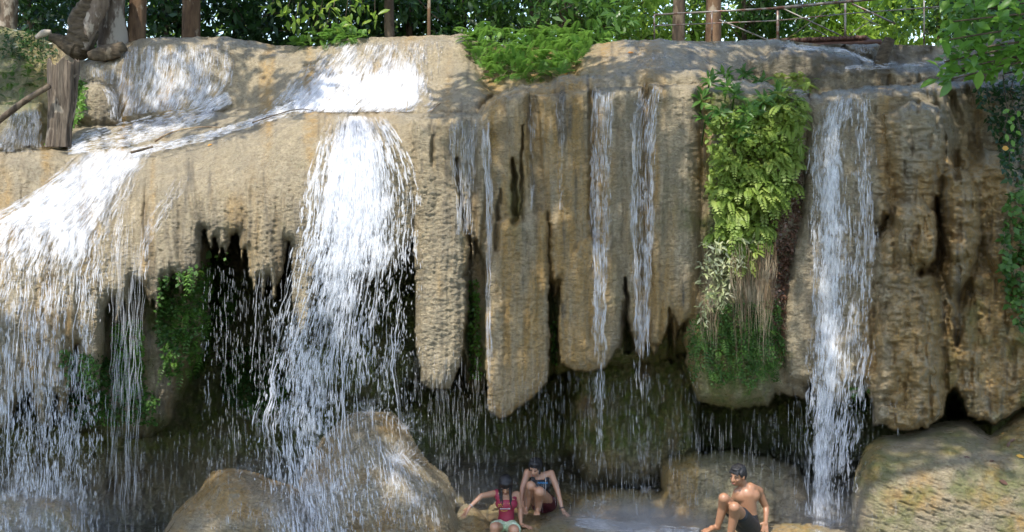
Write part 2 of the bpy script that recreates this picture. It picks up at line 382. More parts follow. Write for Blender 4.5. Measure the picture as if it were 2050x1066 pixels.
# curtain wall
CW = [(845, 226), (960, 228), (975, 205), (1010, 180), (1075, 168), (1130, 152), (1210, 150), (1300, 140), (1400, 138), (1480, 170), (1620, 185), (1620, 800), (1400, 760), (1398, 640), (1385, 600), (1370, 640), (1358, 660), (1350, 700), (1340, 660), (1330, 640), (1322, 690), (1310, 715), (1298, 690), (1285, 720), (1270, 700), (1255, 640), (1240, 700), (1225, 700), (1150, 560), (1140, 590), (1125, 575), (1112, 600), (1100, 560), (1096, 620), (1080, 640), (985, 640), (975, 560), (950, 480), (938, 600), (930, 700), (845, 700)]
mass(CW, lambda X, Y: .42 - .10 * sm(Y, 160, 260) + .05 * n1(X / 45, Y / 220, 36), 26, .34, .7)
mass([(900, 430), (1260, 430), (1330, 560), (1400, 600), (1395, 700), (1340, 720), (1250, 730), (1180, 735), (1110, 750), (1040, 770), (990, 760), (960, 790), (935, 760), (905, 700)], lambda X, Y: .62 + .0012 * (Y - 430) + .06 * n1(X / 12, Y / 60, 35), 30, .7)
PIL = [([(826, 236), (934, 236), (940, 400), (936, 560), (930, 700), (912, 755), (900, 782), (862, 780), (842, 765), (832, 690), (828, 500)], .12),
       ([(950, 250), (986, 250), (985, 370), (975, 440), (958, 500), (948, 430)], .2),
       ([(985, 450), (1010, 440), (1095, 420), (1099, 560), (1100, 740), (1098, 768), (1060, 800), (1022, 832), (1000, 840), (978, 822), (972, 700), (974, 560)], .05),
       ([(1010, 190), (1060, 185), (1070, 400), (1090, 470), (1040, 470), (1042, 330), (1020, 320)], .16),
       ([(1075, 190), (1180, 180), (1180, 480), (1150, 560), (1105, 560), (1095, 420)], .1),
       ([(1150, 480), (1235, 470), (1248, 560), (1240, 690), (1215, 735), (1190, 744), (1150, 744), (1122, 728), (1115, 680), (1125, 560)], .02),
       ([(1190, 175), (1290, 175), (1290, 660), (1270, 690), (1252, 620), (1190, 520)], .14),
       ([(1300, 170), (1400, 170), (1402, 420), (1396, 640), (1376, 640), (1360, 660), (1345, 630), (1325, 690), (1305, 690), (1296, 640)], .08)]
for p, d in PIL: mass(p, (lambda d: lambda X, Y: d + .04 * n1(X / 14, Y / 300, 37))(d), 30, .22, .55)
# rock that carries the hanging garden
mass([(1400, 165), (1470, 160), (1620, 180), (1610, 420), (1562, 600), (1556, 780), (1540, 812), (1460, 822), (1400, 805), (1376, 770), (1370, 640), (1395, 560)], lambda X, Y: .12 + .12 * n1(X / 50, Y / 80, 38), 40, .55)
# right wall
mass([(1606, 196), (1640, 186), (1700, 178), (1880, 166), (2000, 163), (2300, 150), (2300, 820), (2050, 812), (1990, 850), (1935, 840), (1925, 795), (1900, 790), (1885, 835), (1850, 858), (1790, 864), (1752, 850), (1742, 800), (1720, 770), (1690, 805), (1640, 800), (1625, 770), (1570, 768), (1558, 700), (1562, 600), (1600, 430)],
     tps([(1600, 200, .35), (1700, 190, .3), (1880, 180, .5), (2050, 200, .9), (1600, 500, .15), (1750, 450, .0), (1900, 450, .25), (2050, 450, .5), (1600, 760, .1), (1800, 830, -.35), (1960, 780, .0), (2100, 780, .2)]), 26, .45, .8)
RB = [([(1765, 230), (1830, 200), (1885, 220), (1890, 330), (1880, 420), (1840, 430), (1790, 400)], -.15, 46, .45), ([(1930, 360), (1965, 300), (2030, 300), (2060, 420), (2040, 560), (1985, 560), (1960, 480)], -.1, 44, .6), ([(1890, 600), (1950, 590), (1975, 700), (1960, 790), (1915, 800), (1892, 720)], -.1, 40, .4),
      ([(1755, 480), (1800, 440), (1870, 440), (1880, 600), (1885, 820), (1850, 850), (1790, 860), (1750, 840), (1745, 700)], -.42, 46, .5),
      ([(1790, 420), (1835, 395), (1872, 430), (1872, 500), (1850, 545), (1822, 540), (1800, 500)], -.62, 34, .5),
      ([(1885, 350), (1925, 335), (1960, 380), (1965, 470), (1945, 560), (1905, 600), (1885, 540)], -.35, 38, .6),
      ([(1895, 480), (1935, 478), (1948, 505), (1925, 522), (1896, 515)], -.62, 16, .4),
      ([(1840, 480), (1866, 478), (1870, 512), (1855, 535), (1838, 512)], -.8, 14, .3),
      ([(1750, 395), (1775, 390), (1782, 430), (1765, 450), (1748, 430)], -.3, 18, .35),
      ([(1970, 400), (2060, 380), (2120, 420), (2120, 780), (2040, 790), (1960, 740), (1955, 560)], .15, 36, .35),
      ([(1630, 660), (1720, 650), (1740, 720), (1715, 795), (1660, 812), (1625, 780)], -.12, 34, .35)]
for p, d, r, R in RB: mass(p, (lambda d: lambda X, Y: d + .05 * n1(X / 30, Y / 30, 39))(d), r, R, 1.0)
# grooves, slits, cavities
for pts, w, dep in [([(938, 470, 3), (942, 600, 6), (944, 780, 10)], 6, .35), ([(1030, 320, 4), (1032, 440, 10), (1025, 452, 8)], 9, .4), ([(1000, 380, 3), (992, 500, 6)], 5, .22),
                    ([(1106, 570, 3), (1108, 760, 6)], 6, .22), ([(1046, 250, 2), (1044, 440, 5)], 3, .25), ([(868, 240, 8), (866, 330, 5)], 6, .1), ([(1252, 560, 3), (1256, 700, 9)], 6, .4), ([(1340, 620, 2), (1342, 720, 8)], 5, .4),
                    ([(915, 320, 5), (925, 420, 6), (935, 480, 4)], 5, .25),
                    ([(1872, 400, 6), (1878, 500, 9), (1872, 545, 14), (1846, 548, 9)], 10, .7), ([(1905, 190, 16), (1915, 260, 20), (1918, 360, 10)], 14, .5), ([(1940, 195, 30), (1950, 300, 34)], 20, .4),
                    ([(1940, 560, 12), (1928, 610, 20), (1915, 690, 6)], 12, .5), ([(1776, 440, 4), (1762, 472, 8)], 7, .35),
                    ([(1908, 790, 10), (1912, 825, 20)], 18, 1.8), ([(1890, 600, 5), (1892, 780, 6)], 5, .15), ([(1240, 200, 10), (1250, 480, 5)], 6, .06), ([(1180, 300, 2), (1186, 560, 4)], 3, .06)]:
    carve(pts, w, dep)
# floor of the ledge the bathers are on
fz = .02 + .10 * n1(GX / 90, GY / 30, 41) + .05 * n1(GX / 25, GY / 12, 42)
fz = fz - 1.0 * (1 - sm(GX, 560, 700))
fy = np.where(GY > 700, (CZ - fz) * F / np.maximum(GY - HY, 1) - CD, 99)
D = np.minimum(D, np.where(GY > 880, fy, 99))
w_ = sm(GX, 60, 150) * (1 - sm(GX, 640, 700)) * sm(GY, 262 - .0 * GX, 290) * (1 - sm(GY, 345, 375)); D = D * (1 - w_) + blur(D, 7, 2) * w_
# surface relief
slope = sm(GY, 200, 330)
vert = sm(GY, 250, 420)
D += .055 * n1(GX / 60, GY / 60, 50, 3) * (1 - .5 * vert)
flute = n1((GX + 14 * n1(GX / 80, GY / 120, 51)) / 13, GY / 230, 52, 3)
D += -.085 * flute * vert * np.where(GX < 640, 1.0, np.where(GX < 1560, .55, .2)) * (1 - sm(GY, 860, 900))
rip = 1 - np.abs(n1(GX / 13, (GY + .2 * GX) / 4.4, 53, 3)) * 2
D += -.016 * rip * vert * (1 - .5 * sm(GX, 1560, 1640))
D += -.030 * n1(GX / 22, GY / 9, 54, 4) * (.3 + 1.0 * sm(GX, 1560, 1760))
D += .05 * n1(GX / 30, GY / 75, 57, 3) * vert
D += -.018 * n1(GX / 6, GY / 5, 55, 3)
rt = sm(GX, 1680, 1780)
D += -.32 * np.abs(n1(GX / 48, GY / 40, 56, 4)) * rt * sm(GY, 260, 360)
D += -.085 * (1 - 2 * np.abs(n1((GX + 10 * n1(GX / 30, GY / 30, 58)) / 34, GY / 11, 59, 4))) * rt * sm(GY, 200, 260) * .6
D += .08 * sm(n1(GX / 12, GY / 60, 64, 3), .2, .5) * rt
# rock colours: ochre bands, algae, black wet stains, other dark areas, painted cave shade
OCH = sm(n1(GX / 40, GY / 260, 60, 3) + .55 * np.exp(-((GX - 1120) / 90) ** 2) + 1.1 * sm(GX, 1740, 1850) * sm(GY, 260, 400) + .5 * sm(GX, 940, 1060) * (1 - sm(GX, 1380, 1420)), .05, .7)
DRK = sm(n1(GX / 12, GY / 120, 61, 4) + .55 * np.exp(-((GX - 1128) / 26) ** 2 - ((GY - 230) / 70) ** 2) + .5 * np.exp(-((GX - 870) / 40) ** 2 - ((GY - 290) / 60) ** 2) + .3 * np.exp(-((GX - 1060) / 12) ** 2 - ((GY - 250) / 90) ** 2), .34, .75) * .8
DRK = np.maximum(DRK, .75 * sm(GX, 1470, 1700) * sm(n1(GX / 30, GY / 30, 62) + .6, .2, .7) * (1 - sm(GY, 165, 195)))  # patchy darkening over the upper right tiers
DRK = np.maximum(DRK, .55 * (1 - sm(GX, 600, 680)) * sm(GX, 220, 300) * sm(GY, 360, 470) * sm(n1(GX / 9, GY / 110, 65, 4) + .25, .1, .6))  # streaky darkening of the left dome, stronger lower down
DRK = np.maximum(DRK, .7 * sm(D, 1.6, 2.4) * sm(GY, 500, 600))  # cave shade painted in: rock darkens with depth behind the overhang
MOSS = sm(n1(GX / 60, GY / 60, 63) + 1.3 * sm(D, .6, 1.1) * sm(GY, 450, 600) + .55 * sm(GX, 1800, 1990) * sm(GY, 450, 700) + 1.0 * np.exp(-((GX - 1480) / 90) ** 2) * sm(GY, 150, 200) - .3, .2, .9)
MOSS = np.maximum(MOSS, .8 * (1 - sm(GX, 60, 150)) * (1 - sm(GY, 180, 300)))
MOSS = np.maximum(MOSS, .85 * np.exp(-((GX - 1032) / 14) ** 2 - ((GY - 400) / 60) ** 2)); MOSS = np.maximum(MOSS, .95 * np.exp(-((GX - 1468) / 85) ** 4) * sm(GY, 600, 680)); MOSS *= (1 - .75 * sm(GY, 880, 940))

skx = [-300, 0, 60, 120, 168, 190, 235, 262, 300, 460, 560, 640, 690, 800, 935, 1000, 1100, 1170, 1230, 1320, 1400, 1560, 1640, 1750, 1900, 2050, 2300]
sky_ = [30, 52, 66, 96, 122, 110, 97, 82, 75, 75, 92, 93, 78, 73, 69, 90, 95, 95, 82, 79, 84, 79, 88, 90, 92, 70, 40]
def sample(A, px, py):
    fx = np.clip((np.asarray(px, float) - gx[0]) / ST, 0, len(gx) - 1.001); fy_ = np.clip((np.asarray(py, float) - gy[0]) / ST, 0, len(gy) - 1.001)
    i = fx.astype(int); j = fy_.astype(int); a = fx - i; b = fy_ - j
    return (A[i, j] * (1 - a) + A[i + 1, j] * a) * (1 - b) + (A[i, j + 1] * (1 - a) + A[i + 1, j + 1] * a) * b
def rockY(px, py): return sample(D, px, py)
def relief(name, y_top, y_bot, rows, step, mat, back_rows=None, xr=(-215, 2255)):
    cx = np.arange(xr[0], xr[1], step); t = np.linspace(0, 1, rows)
    top = y_top(cx) if callable(y_top) else np.full(cx.shape, y_top); bot = y_bot(cx) if callable(y_bot) else np.full(cx.shape, y_bot)
    PX = np.repeat(cx[:, None], rows, 1); PY = top[:, None] + t[None] * (bot - top)[:, None]
    d = rockY(PX, PY)
    V = at(PX, PY, d)
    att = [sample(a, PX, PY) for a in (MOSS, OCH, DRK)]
    if back_rows:
        first = V[:, :1]; ext = []
        for (dy, dz) in back_rows:
            e = first.copy(); e[..., 1] += dy; e[..., 0] *= 1 + dy * .02; e[..., 2] += dz; ext.append(e)
        V = np.concatenate(ext[::-1] + [V], 1)
        att = [np.concatenate([np.repeat(a[:, :1], len(ext), 1), a], 1) for a in att]
    n, k = V.shape[:2]
    idx = np.arange(n * k).reshape(n, k)
    f = np.stack([idx[:-1, :-1], idx[:-1, 1:], idx[1:, 1:], idx[1:, :-1]], -1).reshape(-1, 4)
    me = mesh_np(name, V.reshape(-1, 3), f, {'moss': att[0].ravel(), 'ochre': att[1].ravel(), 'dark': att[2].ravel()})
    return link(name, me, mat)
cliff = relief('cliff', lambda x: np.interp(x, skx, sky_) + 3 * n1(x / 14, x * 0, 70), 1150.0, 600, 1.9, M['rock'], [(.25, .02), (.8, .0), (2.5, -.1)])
tag(cliff, kind='structure')

# ------------------------------------------------------------------ boulders: closed, inflated from their outline with real thickness
def boulder(name, poly, depth, r, thick, mat, step=2.4, label=None, moss=0.0, group=None, scal=.02, wy=6):
    xs = [p[0] for p in poly]; ys = [p[1] for p in poly]
    ax = np.arange(min(xs) - 12, max(xs) + 12, step); ay = np.arange(min(ys) - 12, max(ys) + 12, step)
    X, Y = np.meshgrid(ax, ay, indexing='ij')
    m = inpoly(X + 5 * n1(X / 40, Y / 40, 81, 3), Y + 5 * n1(X / 40, Y / 40, 82, 3), poly)
    rc = int(r / step); e = edt(m, rc) / rc
    h = np.sqrt(np.clip(1 - (1 - e) ** 2, 0, 1)); h = np.where(m, blur(h, max(1, int(rc * .12))), 0)
    d = depth(X, Y) if callable(depth) else depth
    nz = -.05 * n1(X / 50, Y / 40, 83) - scal * (1 - 2 * np.abs(n1(X / 26, (Y - .3 * X) / 7, 84, 3))) - .012 * n1(X / 7, Y / 5, 85)
    Fy = d + thick * (1 - h) + nz * np.minimum(1, 4 * h); By = d + thick * (1 + .8 * h)
    keep = edt(m, 2) > 0
    idx = -np.ones(X.shape, int); idx[keep] = np.arange(keep.sum()); n = keep.sum()
    q = keep[:-1, :-1] & keep[1:, :-1] & keep[1:, 1:] & keep[:-1, 1:]
    a = np.stack([idx[:-1, :-1], idx[:-1, 1:], idx[1:, 1:], idx[1:, :-1]], -1)[q]
    brd = keep & (edt(keep, 2) <= 1.01)
    By = np.where(brd, Fy, By)
    V = np.concatenate([at(X[keep], Y[keep], Fy[keep]), at(X[keep], Y[keep], By[keep])])
    mo = np.clip(moss * sm(n1(X / 40, Y / 30, 86) + .3, .1, .7), 0, 1)[keep]
    oc = sm(n1(X / 60, Y / 50, 87) + .2, 0, .6)[keep]; z = np.zeros(n)
    me = mesh_np(name, V, np.concatenate([a, a[:, ::-1] + n]), {'moss': np.r_[mo, mo], 'ochre': np.r_[oc, oc], 'dark': np.r_[z, z]})
    o = link(name, me, mat)
    if label: tag(o, label, 'boulder', group)
    def fy_(px, py):
        i = np.clip(((np.asarray(px) - ax[0]) / step).astype(int), 0, len(ax) - 1); j = np.clip(((np.asarray(py) - ay[0]) / step).astype(int), 0, len(ay) - 1)
        return np.where(keep[i, j], Fy[i, j], 1e3)
    o_f = fy_
    return o, o_f
BF = []
b1, f1 = boulder('boulder', [(590, 1130), (600, 960), (640, 880), (672, 842), (702, 824), (745, 820), (790, 828), (812, 850), (835, 893), (862, 925), (895, 948), (912, 985), (918, 1040), (920, 1130)], lambda X, Y: -.55 - (Y - 820) / 500, 130, 1.1, M['wettan'], label='tall tan boulder under the main fall with water bursting on it'); BF.append(f1)
b2, f2 = boulder('boulder', [(310, 1130), (330, 1062), (345, 1030), (400, 975), (425, 945), (455, 936), (500, 940), (560, 962), (600, 980), (640, 1010), (660, 1130)], lambda X, Y: -.5 - (Y - 936) / 300, 100, .9, M['wettan'], label='low brown boulder with a peaked top, left of the tall boulder'); BF.append(f2)
b3, f3 = boulder('boulder', [(-160, 1130), (-140, 1020), (-40, 992), (40, 988), (110, 992), (150, 1006), (178, 1040), (192, 1130)], lambda X, Y: -.9, 70, .8, M['wetrock'], label='dark rounded boulder in the spray at the bottom left corner'); BF.append(f3)
b4, f4 = boulder('boulder', [(1700, 1150), (1704, 1000), (1712, 940), (1732, 892), (1765, 872), (1812, 868), (1858, 850), (1896, 838), (1940, 842), (1985, 868), (2010, 850), (2060, 806), (2250, 790), (2250, 1150)],
                 tps([(1720, 900, -.9), (1800, 880, -.6), (1900, 845, .1), (1900, 900, -.9), (1960, 930, -1.1), (1900, 1060, -1.6), (1720, 1060, -1.3), (2060, 820, .1), (2060, 930, -1.0), (2060, 1060, -1.6), (2250, 950, -1)]), 60, .9, M['wetrock'], label='huge yellow-brown boulder with green algae and fallen leaves on top', moss=.6, scal=.034); BF.append(f4)
b5, f5 = boulder('boulder', [(880, 1130), (890, 1060), (905, 1020), (935, 1008), (965, 1022), (985, 1050), (1000, 1130)], -.2, 50, .5, M['wetrock'], label='small dark wet boulder under the hand of the girl in red'); BF.append(f5)
b6, f6 = boulder('boulder', [(1040, 1130), (1060, 1058), (1110, 1036), (1170, 1034), (1250, 1046), (1330, 1066), (1400, 1130)], lambda X, Y: .05 - (Y - 1034) / 90, 50, .5, M['wetrock'], label='flat wet boulder under the crouching woman with spray over it'); BF.append(f6)
b7, f7 = boulder('boulder', [(1440, 1140), (1452, 1072), (1500, 1056), (1580, 1046), (1640, 1050), (1700, 1064), (1730, 1140)], lambda X, Y: -1.7 , 40, .5, M['wetrock'], label='brown ledge boulder on which the shirtless boy sits'); BF.append(f7)
def frontY(px, py):
    y = rockY(px, py)
    for f in BF: y = np.minimum(y, f(px, py))
    return y

# forest floor, pool
o = link('river', mesh_np('river', [(-60, -60, -.45), (60, -60, -.45), (60, -1.0, -.45), (-60, -1.0, -.45)], np.array([[0, 1, 2, 3]])), None)
m = NT('river_water'); m.set(col=(.05, .075, .06), rough=.08, nrm=m.bump(m.noise(5, detail=5), .5, .05), spec=.6); o.data.materials.append(m.m); tag(o, kind='structure')

# ------------------------------------------------------------------ falling water
def flow_rows(rows):
    R = np.array(rows, float); L = np.r_[0, np.cumsum(np.hypot(np.diff((R[:, 0] + R[:, 2]) / 2), np.diff((R[:, 1] + R[:, 3]) / 2)))]
    return R, L
def rowpos(R, L, s, t):
    c = [np.interp(s, L, R[:, i]) for i in range(4)]
    return c[0] + (c[2] - c[0]) * t, c[1] + (c[3] - c[1]) * t
class Fall:
    """band of water: rows (xl,yl,xr,yr) down the flow; its surface follows the rock, then falls free"""
    def __init__(s, rows, off=.03, smooth=1, nt=80, free=True, push=0.0, usefront=True):
        s.R, s.L = flow_rows(rows); s.len = s.L[-1]
        s.ns = max(8, int(s.len / 4)); s.nt = nt
        S = np.linspace(0, s.len, s.ns); T = np.linspace(0, 1, nt)
        SS, TT = np.meshgrid(S, T, indexing='ij'); s.SS, s.TT = SS, TT
        PX, PY = s.wob(*rowpos(s.R, s.L, SS, TT), SS, TT)
        Y = rockY(PX, PY) - off
        # lift over small bumps
        for _ in range(smooth):
            Y = np.minimum(Y, np.minimum(np.roll(Y, 1, 1), np.roll(Y, -1, 1)))
        if free:
            for i in range(1, s.ns): Y[i] = np.minimum(Y[i], Y[i - 1] - push * (S[1] - S[0]) * .001 * min(1, i / 10))
        if usefront:
            fr = np.full(Y.shape, 1e3)
            for f in BF: fr = np.minimum(fr, f(PX, PY))
            Y = np.minimum(Y, fr - off)
        s.Y = blur(Y, 2, 2) if nt > 50 else blur(Y, 1, 1); s.PX, s.PY = PX, PY
    def wob(s, px, py, S, T):
        e = np.abs(T * 2 - 1); return px + (e ** 2 * 7 * n1(py / 34, px * 0 + s.R[0, 0] / 7 + (T > .5) * 9, 44, 3) + 3 * n1(py / 50, px / 40, 45)) * np.clip(S / 60, .3, 1), py
    def pos(s, S, T):
        a = np.clip(S / s.len, 0, .9999) * (s.ns - 1); b = np.clip(T, 0, .9999) * (s.nt - 1)
        i = a.astype(int); j = b.astype(int); a = a - i; b = b - j
        A = s.Y; y = (A[i, j] * (1 - a) + A[i + 1, j] * a) * (1 - b) + (A[i, j + 1] * (1 - a) + A[i + 1, j + 1] * a) * b
        px, py = s.wob(*rowpos(s.R, s.L, S, T), S, T)
        return px, py, y
    def sheet(s, dens, parent, name='water_sheet', seed=0, edge=.12, lift=0.02):
        """dens(S_frac, T) -> 0..1"""
        d = dens(s.SS / s.len, s.TT)
        ed = np.clip((np.minimum(s.TT, 1 - s.TT) + .10 * n1(s.PX / 13, s.PY / 40, seed + 31)) / (edge * 1.6), 0, 1) * .5 - .5
        en = np.clip(np.minimum(s.SS, s.len - s.SS) / 14 + .8 * n1(s.PX / 9, s.PY / 30, seed + 33), 0, 1) * .5 - .5
        d = d + ed * .8 + en * .35 + .16 * n1(s.PX / 16, s.PY / 22, seed + 35, 3)
        px = s.PX; Y = s.Y - lift - .03 * n1(s.PX / 14, s.SS / 60, seed + 3)
        V = at(px, s.PY, Y); n, k = px.shape; idx = np.arange(n * k).reshape(n, k)
        f = np.stack([idx[:-1, :-1], idx[:-1, 1:], idx[1:, 1:], idx[1:, :-1]], -1).reshape(-1, 4)
        w = np.hypot(s.R[:, 2] - s.R[:, 0], s.R[:, 3] - s.R[:, 1]).mean()
        me = mesh_np(name, V.reshape(-1, 3), f, {'fs': (s.SS / 165).ravel() + seed, 'ft': (s.TT * w / 165).ravel() + seed, 'dens': d.ravel()})
        return link(name, me, M['veil'], parent)
    def strands(s, mb, K, length=(15, 70), rad=(0.0027, 0.0080), N=7, jit=.03, wig=2.0, spread=0.0, prob=None, sp=(0, 1), clump=0.0, seed=0, gaps=(.5, .9)):
        g = np.random.default_rng(seed + 5)
        S0 = (sp[0] + (sp[1] - sp[0]) * g.random(K * 3)) * s.len; T0 = g.random(K * 3)
        if clump: T0 = np.clip(T0 + clump * n1(T0 * 9, S0 / 260, seed + 8), 0, 1)
        if prob is not None: p = prob(S0 / s.len, T0)
        else: p = np.ones(K * 3)
        p = p * (.12 + 1.6 * sm(.5 * vn(T0 * 24, S0 / 120, seed + 2) + .5 * vn(T0 * 60, S0 / 35, seed + 4), .3, .75)) * sm(np.minimum(T0, 1 - T0) + .06 * n1(S0 / 60, T0 * 3, seed), -.02, .16)
        qx, qy = rowpos(s.R, s.L, S0, T0); gp = .55 * vn(qx / 17, qy / 48, seed + 61) + .45 * vn(qx / 6, qy / 26, seed + 62); gs = gaps[0] + (gaps[1] - gaps[0]) * S0 / s.len; p = p * (1 - gs + gs * 1.9 * sm(gp, .36, .62))
        k = g.random(K * 3) < p; S0 = S0[k][:K]; T0 = T0[k][:K]; K = len(S0)
        Ln = length[0] + (length[1] - length[0]) * g.random(K) ** 2
        u = np.linspace(0, 1, N)[None]
        S = S0[:, None] + Ln[:, None] * u
        T = T0[:, None] + .012 * n1(S / 40 + g.random(K)[:, None] * 90, T0[:, None] * 50, seed)
        px, py, y = s.pos(np.minimum(S, s.len), np.clip(T, 0, 1))
        px = px + .6 * wig * n1(S / 45 + 31 * g.random(K)[:, None], T0[:, None] * 99, 3) + spread * (S / s.len) ** 2 * (g.random(K)[:, None] - .5)
        y = y - jit * g.random(K)[:, None] - .004
        px = px + (g.normal(size=K) * .05)[:, None] * (u - .5) * Ln[:, None]
        r = (rad[0] + (rad[1] - rad[0]) * g.random(K) ** 2)[:, None] * (np.sin(np.pi * np.clip(u * .96 + .03, 0, 1)) ** .6) * (.7 + .6 * g.random((K, N)))
        mb.tubes(at(px, py, y), r, 6 if rad[1] > .010 else 5, rnd=g.random(K) ** 1.3)
def fall_thing(label, group=None):
    e = bpy.data.objects.new('waterfall', None); COL.objects.link(e); tag(e, label, 'waterfall', group); return e
def waterfall(label, base, parts, lay=3):
    e = fall_thing(label); e.location = atv(base[0], base[1], base[2]); e.empty_display_size = .2
    for k, (fl, dens, st) in enumerate(parts):
        if dens is not None:
            for q_ in range(lay): fl.sheet((lambda f, q_: lambda S, T: f(S, T) - .04 * q_)(dens, q_), e, seed=k * 1.7 + len(label) * .37 + q_ * 5.3, lift=.015 + .05 * q_)
        if st:
            mb = MB()
            for j, q in enumerate(st if isinstance(st, list) else [st]):
                thin = q.pop('thin', False)
                fl.strands(mb, seed=k * 11 + j + len(label), **q)
            if mb.n: mb.build('water_strands', M['thin' if thin else 'strand'], e)
    return e
c_ = lambda v: (lambda S, T: v + 0 * S)
# main fall: leaps off the lip, breaks into ropes
mf = Fall([(655, 232, 770, 232), (628, 285, 812, 285), (606, 350, 838, 350), (592, 430, 850, 430), (570, 520, 850, 520), (540, 620, 845, 620), (515, 730, 838, 730), (500, 850, 850, 850), (500, 960, 870, 960), (520, 1100, 880, 1100)], .05, 3, 110, push=.35)
core = lambda S, T: np.exp(-((T - (.50 - .20 * S)) / (.26 - .08 * S)) ** 2)
waterfall('main white fall pouring over the rounded lip onto the tall boulder', (720, 1060, -1), [
    (mf, lambda S, T: -.22 * sm(T, .62, .95) * (1 - sm(S, .3, .5)) + .13 * sm(S, -.05, .12) * (1 - sm(S, .16, .38)) + .24 + .38 * core(S, T) - .16 * sm(S, .22, .5), [
        dict(K=7545, length=(6, 33), rad=(0.0033, 0.0138), jit=.22, wig=3, spread=60, prob=lambda S, T: .07 + core(S, T)),
        dict(K=5080, length=(8, 27), rad=(0.0043, 0.0157), jit=.25, wig=3, sp=(0, .35), prob=lambda S, T: .15 + .85 * core(S, T)),
        dict(K=1755, length=(4, 12), rad=(0.0026, 0.0089), jit=.5, wig=2, spread=160, sp=(.25, 1)),
        dict(K=78, length=(120, 330), rad=(0.0049, 0.0138), N=26, jit=.15, wig=7, spread=50, sp=(.15, .75), prob=lambda S, T: .2 + core(S, T))])])
bfall = Fall([(770, 905, 815, 905), (762, 935, 850, 935), (765, 980, 880, 980), (750, 1040, 890, 1040), (740, 1100, 900, 1100)], .02, 1, 30, free=False)
waterfall('thin bright water sliding over the face of the tall boulder', (820, 1060, -1.1), [(bfall, lambda S, T: .50 - .18 * S, dict(K=672, length=(6, 26), rad=(0.0017, 0.0049), jit=.02, gaps=(.2, .8)))])
lf = Fall([(160, 300, 330, 292), (110, 345, 285, 345), (40, 395, 255, 405), (-50, 440, 230, 470), (-110, 510, 222, 550), (-130, 620, 215, 650), (-140, 760, 212, 780), (-140, 900, 205, 900), (-140, 1100, 200, 1100)], .03, 2, 110)
waterfall('wide white fall sweeping down the left slope past the frame edge', (60, 1060, -1), [
    (lf, lambda S, T: .29 + .28 * (1 - sm(S, .2, .5)) - .20 * sm(T, .62, .95) * sm(S, .3, .5), [
        dict(K=7545, length=(8, 33), rad=(0.0026, 0.0098), jit=.10, wig=3, prob=lambda S, T: 1 - .55 * sm(T, .6, 1) * sm(S, .25, .5)),
        dict(K=2176, length=(4, 14), rad=(0.0026, 0.0069), jit=.4, wig=2, spread=60, sp=(.6, 1)),
        dict(K=48, length=(160, 420), rad=(0.0043, 0.0098), N=28, jit=.06, wig=7, sp=(.3, .7))])])
uc = Fall([(650, 84, 890, 78), (615, 120, 896, 115), (580, 160, 898, 160), (540, 200, 895, 200), (520, 226, 868, 224)], .03, 2, 100)
waterfall('broad white cascade on the upper terrace left of the fern bank', (720, 224, 1.2), [
    (uc, lambda S, T: .46 + .14 * sm(S, .2, .6) * sm(T, -.1, .3), [
        dict(K=5224, length=(4, 16), rad=(0.0026, 0.0098), jit=.05, wig=2.5, prob=lambda S, T: .35 + .6 * S)]),
    (Fall([(600, 195, 618, 226), (540, 220, 556, 240), (470, 247, 480, 262), (400, 266, 412, 284), (330, 282, 345, 300), (250, 296, 262, 318)], .02, 2, 20), c_(.48), dict(K=816, length=(6, 16), rad=(0.0026, 0.0089), jit=.04, wig=3))])
ul = Fall([(243, 92, 472, 84), (236, 130, 472, 125), (226, 180, 466, 170), (214, 238, 440, 208)], .03, 2, 90)
waterfall('grey-white veil over the upper left wall in front of the slim trunks', (320, 240, 2.4), [
    (ul, lambda S, T: .42 + .08 * S, [dict(K=3772, length=(6, 27), rad=(0.0017, 0.0058), jit=.03, wig=2)]),
    (Fall([(455, 180, 470, 205), (400, 205, 425, 240), (330, 225, 350, 268), (250, 245, 262, 296), (170, 262, 178, 308), (135, 285, 140, 312)], .02, 2, 30), lambda S, T: .46 + 0 * S, dict(K=2176, length=(6, 16), rad=(0.0026, 0.0089), jit=.04, wig=3)),
    (Fall([(176, 124, 238, 118), (178, 145, 232, 140), (182, 168, 226, 168)], .03, 2, 24), c_(.34), dict(K=288, length=(6, 19), rad=(0.0017, 0.0049))),
    (Fall([(200, 172, 226, 172), (214, 200, 240, 200), (222, 242, 244, 244)], .03, 2, 20), c_(.42), dict(K=240, length=(6, 16), rad=(0.0017, 0.0058)))])
waterfall('small grey fall behind the weathered stump', (40, 300, 1.5), [
    (Fall([(20, 222, 84, 210), (4, 255, 88, 250), (-20, 304, 84, 304)], .03, 2, 40), c_(.42), dict(K=777, length=(6, 19), rad=(0.0017, 0.0058)))])
rf = Fall([(1655, 190, 1748, 182), (1640, 215, 1750, 212), (1625, 260, 1754, 258), (1616, 350, 1760, 350), (1614, 480, 1764, 480), (1612, 620, 1758, 620), (1610, 760, 1745, 760), (1606, 900, 1728, 900), (1606, 1100, 1712, 1100)], .04, 2, 70, push=.1)
gap = lambda S, T: 1 - .98 * np.exp(-((T - .58) / .085) ** 2) * sm(S, .06, .08) * (1 - sm(S, .22, .3))
cr = lambda S, T: .35 + .75 * np.exp(-((T - .34) / .22) ** 2) + .25 * np.exp(-((T - .82) / .12) ** 2) * (1 - sm(S, .3, .5))
waterfall('tall narrow fall splitting around a small rock arch on the right wall', (1660, 1060, -.6), [
    (rf, lambda S, T: (.22 + .30 * cr(S, T)) * gap(S, T) - .3 * (1 - gap(S, T)), [
        dict(K=4932, length=(6, 33), rad=(0.0026, 0.0089), jit=.10, wig=2, prob=lambda S, T: cr(S, T) * gap(S, T) * (.35 + .65 * sm(S, .03, .08))),
        dict(K=816, length=(4, 13), rad=(0.0017, 0.0058), jit=.35, wig=2, spread=50, sp=(.5, 1))])])
